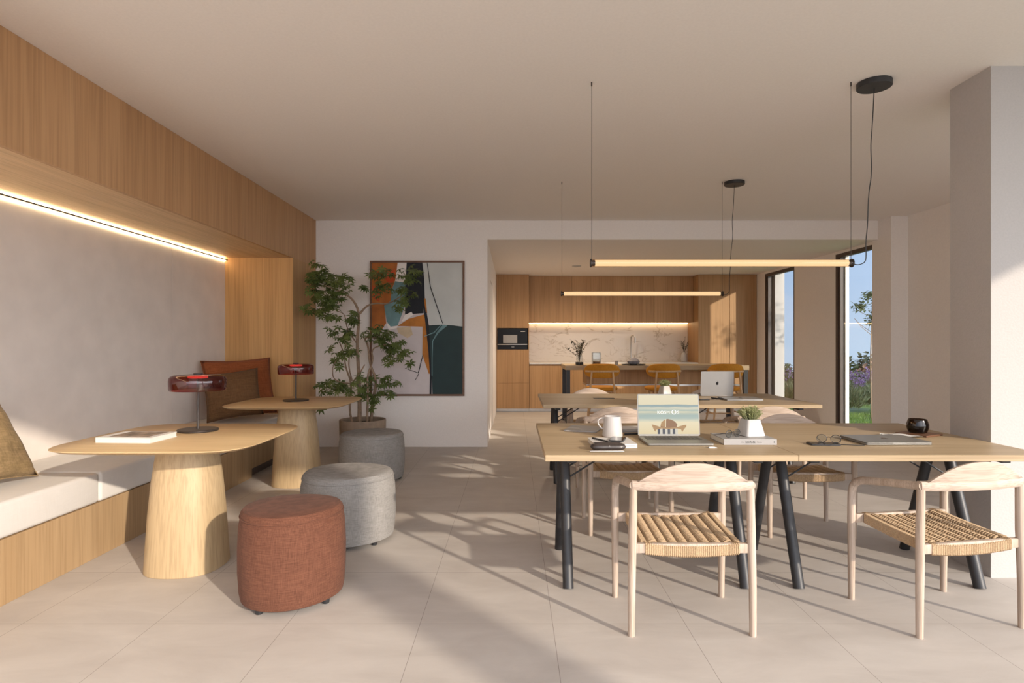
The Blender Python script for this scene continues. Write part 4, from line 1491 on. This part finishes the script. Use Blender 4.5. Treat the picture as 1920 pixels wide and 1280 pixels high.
cbl.location = (1.745, 3.075, TZ)

# tray, glass, cloth
tray = tag(MB().box(-.085, .085, -.085, .085, 0, .010, .003).build('coaster', M['tray_wood'], None, 0), 'square walnut board under the dark glass', 'board')
tray.location = (2.345, 3.42, TZ)
tray.rotation_euler = (0, 0, R(28))
tg = thing('tumbler', 'dark smoked glass tumbler on the walnut board', 'glass', (2.345, 3.43, TZ + .0102))
MB().lathe([(.036, 0), (.046, .004), (.056, .03), (.056, .05), (.047, .078), (.044, .080), (.043, .078), (.051, .05), (.051, .03), (.042, .010), (.005, .008)], 40, cap=True).build('glass_body', M['smoke_glass'], tg)
MB().lathe([(.038, .012), (.046, .022), (.0505, .04), (.002, .0402)], 36).build('drink', M['soil'], tg)
cloth = MB()
tb = bmesh.new()
gv = {}
for i in range(25):
    for j in range(9):
        u, v = i / 24, j / 8
        x = -.10 + .20 * u
        y = -.035 + .07 * v + .012 * math.sin(7 * u)
        z = .003 + .0045 * (1 + math.sin(u * 9 + v * 3)) * (.5 + .5 * math.sin(v * 6 + 1))
        gv[i, j] = (x, y, z)
for k, dz in ((0, 0), (1, .002)):
    vs = {q: tb.verts.new((p[0], p[1], p[2] + dz)) for q, p in gv.items()}
    for i in range(24):
        for j in range(8):
            tb.faces.new((vs[i, j], vs[i + 1, j], vs[i + 1, j + 1], vs[i, j + 1]))
cloth._merge(tb)
co = tag(cloth.build('napkin', M['white_paper']), 'crumpled white napkin between the closed laptop and the walnut board', 'napkin')
co.location = (2.20, 3.355, TZ)
co.rotation_euler = (0, 0, R(-22))

# things on the farther table
k1 = tag(slab(.15, .05, 0, .008, .008).build('phone', M['black_gloss']), 'black phone lying on the farther table left of the closed laptop', 'phone')
k1.location = (1.745, 5.50, TZ)
k2 = thing('key_ring', 'small bunch of keys beside the phone on the farther table', 'keys', (1.865, 5.52, TZ))
MB().tube([(.018 * math.cos(2 * PI * k / 16), .018 * math.sin(2 * PI * k / 16), .003) for k in range(17)], .0016, 6, False).build('ring', M['steel'], k2)
for a in (20, 75, 140):
    MB().box(.014, .062, -.006, .006, .0015 + a * .00002, .0038 + a * .00002, mat=Matrix.Rotation(R(a), 4, 'Z')).build('key', M['dark_metal'], k2, 0)
bk = tag(MB().tube([(-.07, 0, .006), (.07, 0, .006)], .006, 8).build('pen', M['black_metal']), 'black marker lying against the closed laptop on the farther table', 'pen')
bk.location = (1.925, 5.60, TZ)
bk.rotation_euler = (0, 0, R(115))

# ------------------------------------------------------------------ garden
def leaf_cloud(mb, blobs, n, size, seed, shell=.55):
    rnd = random.Random(seed)
    tb = bmesh.new()
    for _ in range(n):
        c, r = rnd.choice(blobs)
        d = Vector((rnd.gauss(0, 1), rnd.gauss(0, 1), rnd.gauss(0, 1))).normalized()
        k = shell + (1 - shell) * rnd.random()
        p = Vector(c) + Vector((d.x * r[0], d.y * r[1], d.z * r[2])) * k
        dd = Vector((rnd.uniform(-1, 1), rnd.uniform(-1, 1), rnd.uniform(-.6, .8)))
        leaflet(tb, p, dd, Vector((rnd.uniform(-.4, .4), rnd.uniform(-.4, .4), 1)), size * rnd.uniform(.6, 1.3), size * .32)
    mb._merge(tb)

def tree(loc, h, rad, mat, label, seed, leaf=.5, n=1500):
    t = thing('tree', label, 'tree', loc, 0, 'trees beyond the garden')
    rnd = random.Random(seed)
    MB().tube([(0, 0, 0), (.1, 0, h * .3), (0, .1, h * .7)], [rad * .09, rad * .07, rad * .03], 8).build('trunk', M['bark'], t)
    blobs = [((rnd.uniform(-.5, .5) * rad, rnd.uniform(-.5, .5) * rad, h * rnd.uniform(.35, .85)), (rad * .6, rad * .6, h * .2)) for _ in range(7)]
    mb = MB()
    leaf_cloud(mb, blobs, n, leaf, seed)
    mb.build('crown', mat, t, 0)
    return t
tl = [('dark green tree in the near window, left of the lavender', 13.5, 24.0, 4.55, 1.3, 'tree_dark'), ('rust brown tree in the near window above the lavender', 16.3, 27.6, 4.4, 1.4, 'tree_autumn'),
      ('tallest dark green treetop behind the rust brown tree in the near window', 18.7, 31.2, 4.95, 1.5, 'tree_dark'), ('dark tree low in the far window', 11.9, 26.5, 4.3, 1.2, 'tree_dark'),
      ('rust brown tree low in the far window', 10.4, 21.6, 3.55, 1.1, 'tree_autumn'), ('dark green treetop furthest back in the far window', 14.6, 31.6, 4.4, 1.4, 'tree_dark')]
for i, (lb, x, y, h, r, mk) in enumerate(tl):
    tree((x, y, -4), h, r, M[mk], lb, 20 + i, .30, 2600)

def lavender(loc, s, label, seed):
    t = thing('lavender_bush', label, 'bush', loc, 0, 'lavender bushes outside the window')
    rnd = random.Random(seed)
    mb = MB()
    tb = bmesh.new()
    for _ in range(700):
        a = rnd.uniform(0, 2 * PI)
        q = math.sqrt(rnd.random())
        base = Vector((.12 * q * math.cos(a), .12 * q * math.sin(a), 0))
        d = Vector((q * math.cos(a) * .75, q * math.sin(a) * .75, 1)).normalized()
        L = rnd.uniform(.35, .75) * s
        leaflet(tb, base + d * L * rnd.uniform(.2, .6), d + Vector((rnd.uniform(-.3, .3), rnd.uniform(-.3, .3), 0)), Vector((rnd.uniform(-1, 1), rnd.uniform(-1, 1), 0)), L * .42, .007)
    mb._merge(tb)
    mb.build('foliage', M['shrub'], t, 0)
    fb = MB()
    tb = bmesh.new()
    st_ = MB()
    for _ in range(34):
        a = rnd.uniform(0, 2 * PI)
        q = math.sqrt(rnd.random())
        d = Vector((q * math.cos(a) * .6, q * math.sin(a) * .6, 1)).normalized()
        L = rnd.uniform(.68, .98) * s
        st_.tube([(0, 0, .1), d * L], .003, 4)
        for k in range(16):
            p = d * (L * (1 - .16 * rnd.random()))
            leaflet(tb, p, Vector((rnd.uniform(-1, 1), rnd.uniform(-1, 1), rnd.uniform(0, 1))), Vector((0, 0, 1)), .04, .012)
    fb._merge(tb)
    st_.build('stems', M['shrub'], t, 0)
    fb.build('flowers', M['flower'], t, 0)
    return t
lav = [(6.35, 11.2, .82, 'low lavender bush against the left edge of the near window'), (6.95, 11.7, .92, 'tall flowering lavender bush in the middle of the near window'),
       (7.15, 11.0, .62, 'small lavender bush in front of the taller ones'), (8.0, 12.65, .92, 'flowering lavender bush at the right of the near window'),
       (6.1, 13.0, .85, 'green bush with purple flower heads low in the far window')]
for i, (x, y, s, lb) in enumerate(lav):
    lavender((x, y, -.05), s, lb, 40 + i)
rnd = random.Random(5)
tb = bmesh.new()
for _ in range(9000):
    x, y = rnd.uniform(4.95, 8.2), rnd.uniform(8.6, 13)
    if any((x - q[0]) ** 2 + (y - q[1]) ** 2 < .42 ** 2 for q in lav) or (x - 6.03) ** 2 + (y - 9.95) ** 2 < .12 ** 2:
        continue
    p = Vector((x, y, -.05))
    d = Vector((rnd.uniform(-.5, .5), rnd.uniform(-.5, .5), 1))
    leaflet(tb, p, d, Vector((rnd.uniform(-1, 1), rnd.uniform(-1, 1), .1)), rnd.uniform(.04, .09), .004)
g = MB()
g._merge(tb)
go = g.build('lawn_grass', M['grass'], None, 0)
tag(go, 'short green lawn grass outside the near window', 'grass', kind='stuff')
# slender young tree by the window
yt = thing('young_tree', 'slender young tree with sparse small leaves outside the near window', 'tree', (6.03, 9.95, -.05))
mb = MB()
mb.tube([(0, 0, 0), (-.02, 0, 1.0), (0.02, 0, 2.2), (.05, 0, 3.6)], [.014, .012, .009, .004], 7)
for (z, dx, dy, dz) in ((1.45, -.35, -.1, .28), (1.6, .32, .1, .3), (1.75, -.28, .1, .2), (1.9, .2, -.2, .22), (1.3, .25, 0, .25), (1.5, -.15, .25, .25)):
    mb.tube([(0, 0, z), (dx * .6, dy * .6, z + dz * .5), (dx, dy, z + dz)], [.005, .004, .002], 5)
for (z, dx, dy, dz) in ((1.7, .5, -1.3, .9), (2.0, .2, -1.5, .5), (1.9, .7, -1.0, .7), (2.1, .4, -1.7, .6)):  # branches out of view, added to dapple the kitchen cabinets
    mb.tube([(0, 0, z), (dx * .5, dy * .5, z + dz * .6), (dx, dy, z + dz)], [.007, .005, .003], 5)
mb.build('trunk', M['bark'], yt)
mb = MB()
leaf_cloud(mb, [((-.20, 0, 1.92), (.13, .15, .09)), ((-.02, 0, 2.12), (.16, .2, .10)), ((0, 0, 1.72), (.08, .15, .16)), ((.10, 0, 1.95), (.15, .2, .25)),
                ((.5, -1.3, 2.55), (.35, .35, .3)), ((.2, -1.5, 2.45), (.3, .4, .25)), ((.7, -1.0, 2.6), (.3, .35, .3)), ((.4, -1.75, 2.75), (.3, .35, .25)), ((.4, -1.2, 2.1), (.25, .3, .2))], 800, .075, 77, .1)  # unseen side crown, added for dappled shade on the cabinets
mb.build('crown', M['shrub'], yt, 0)
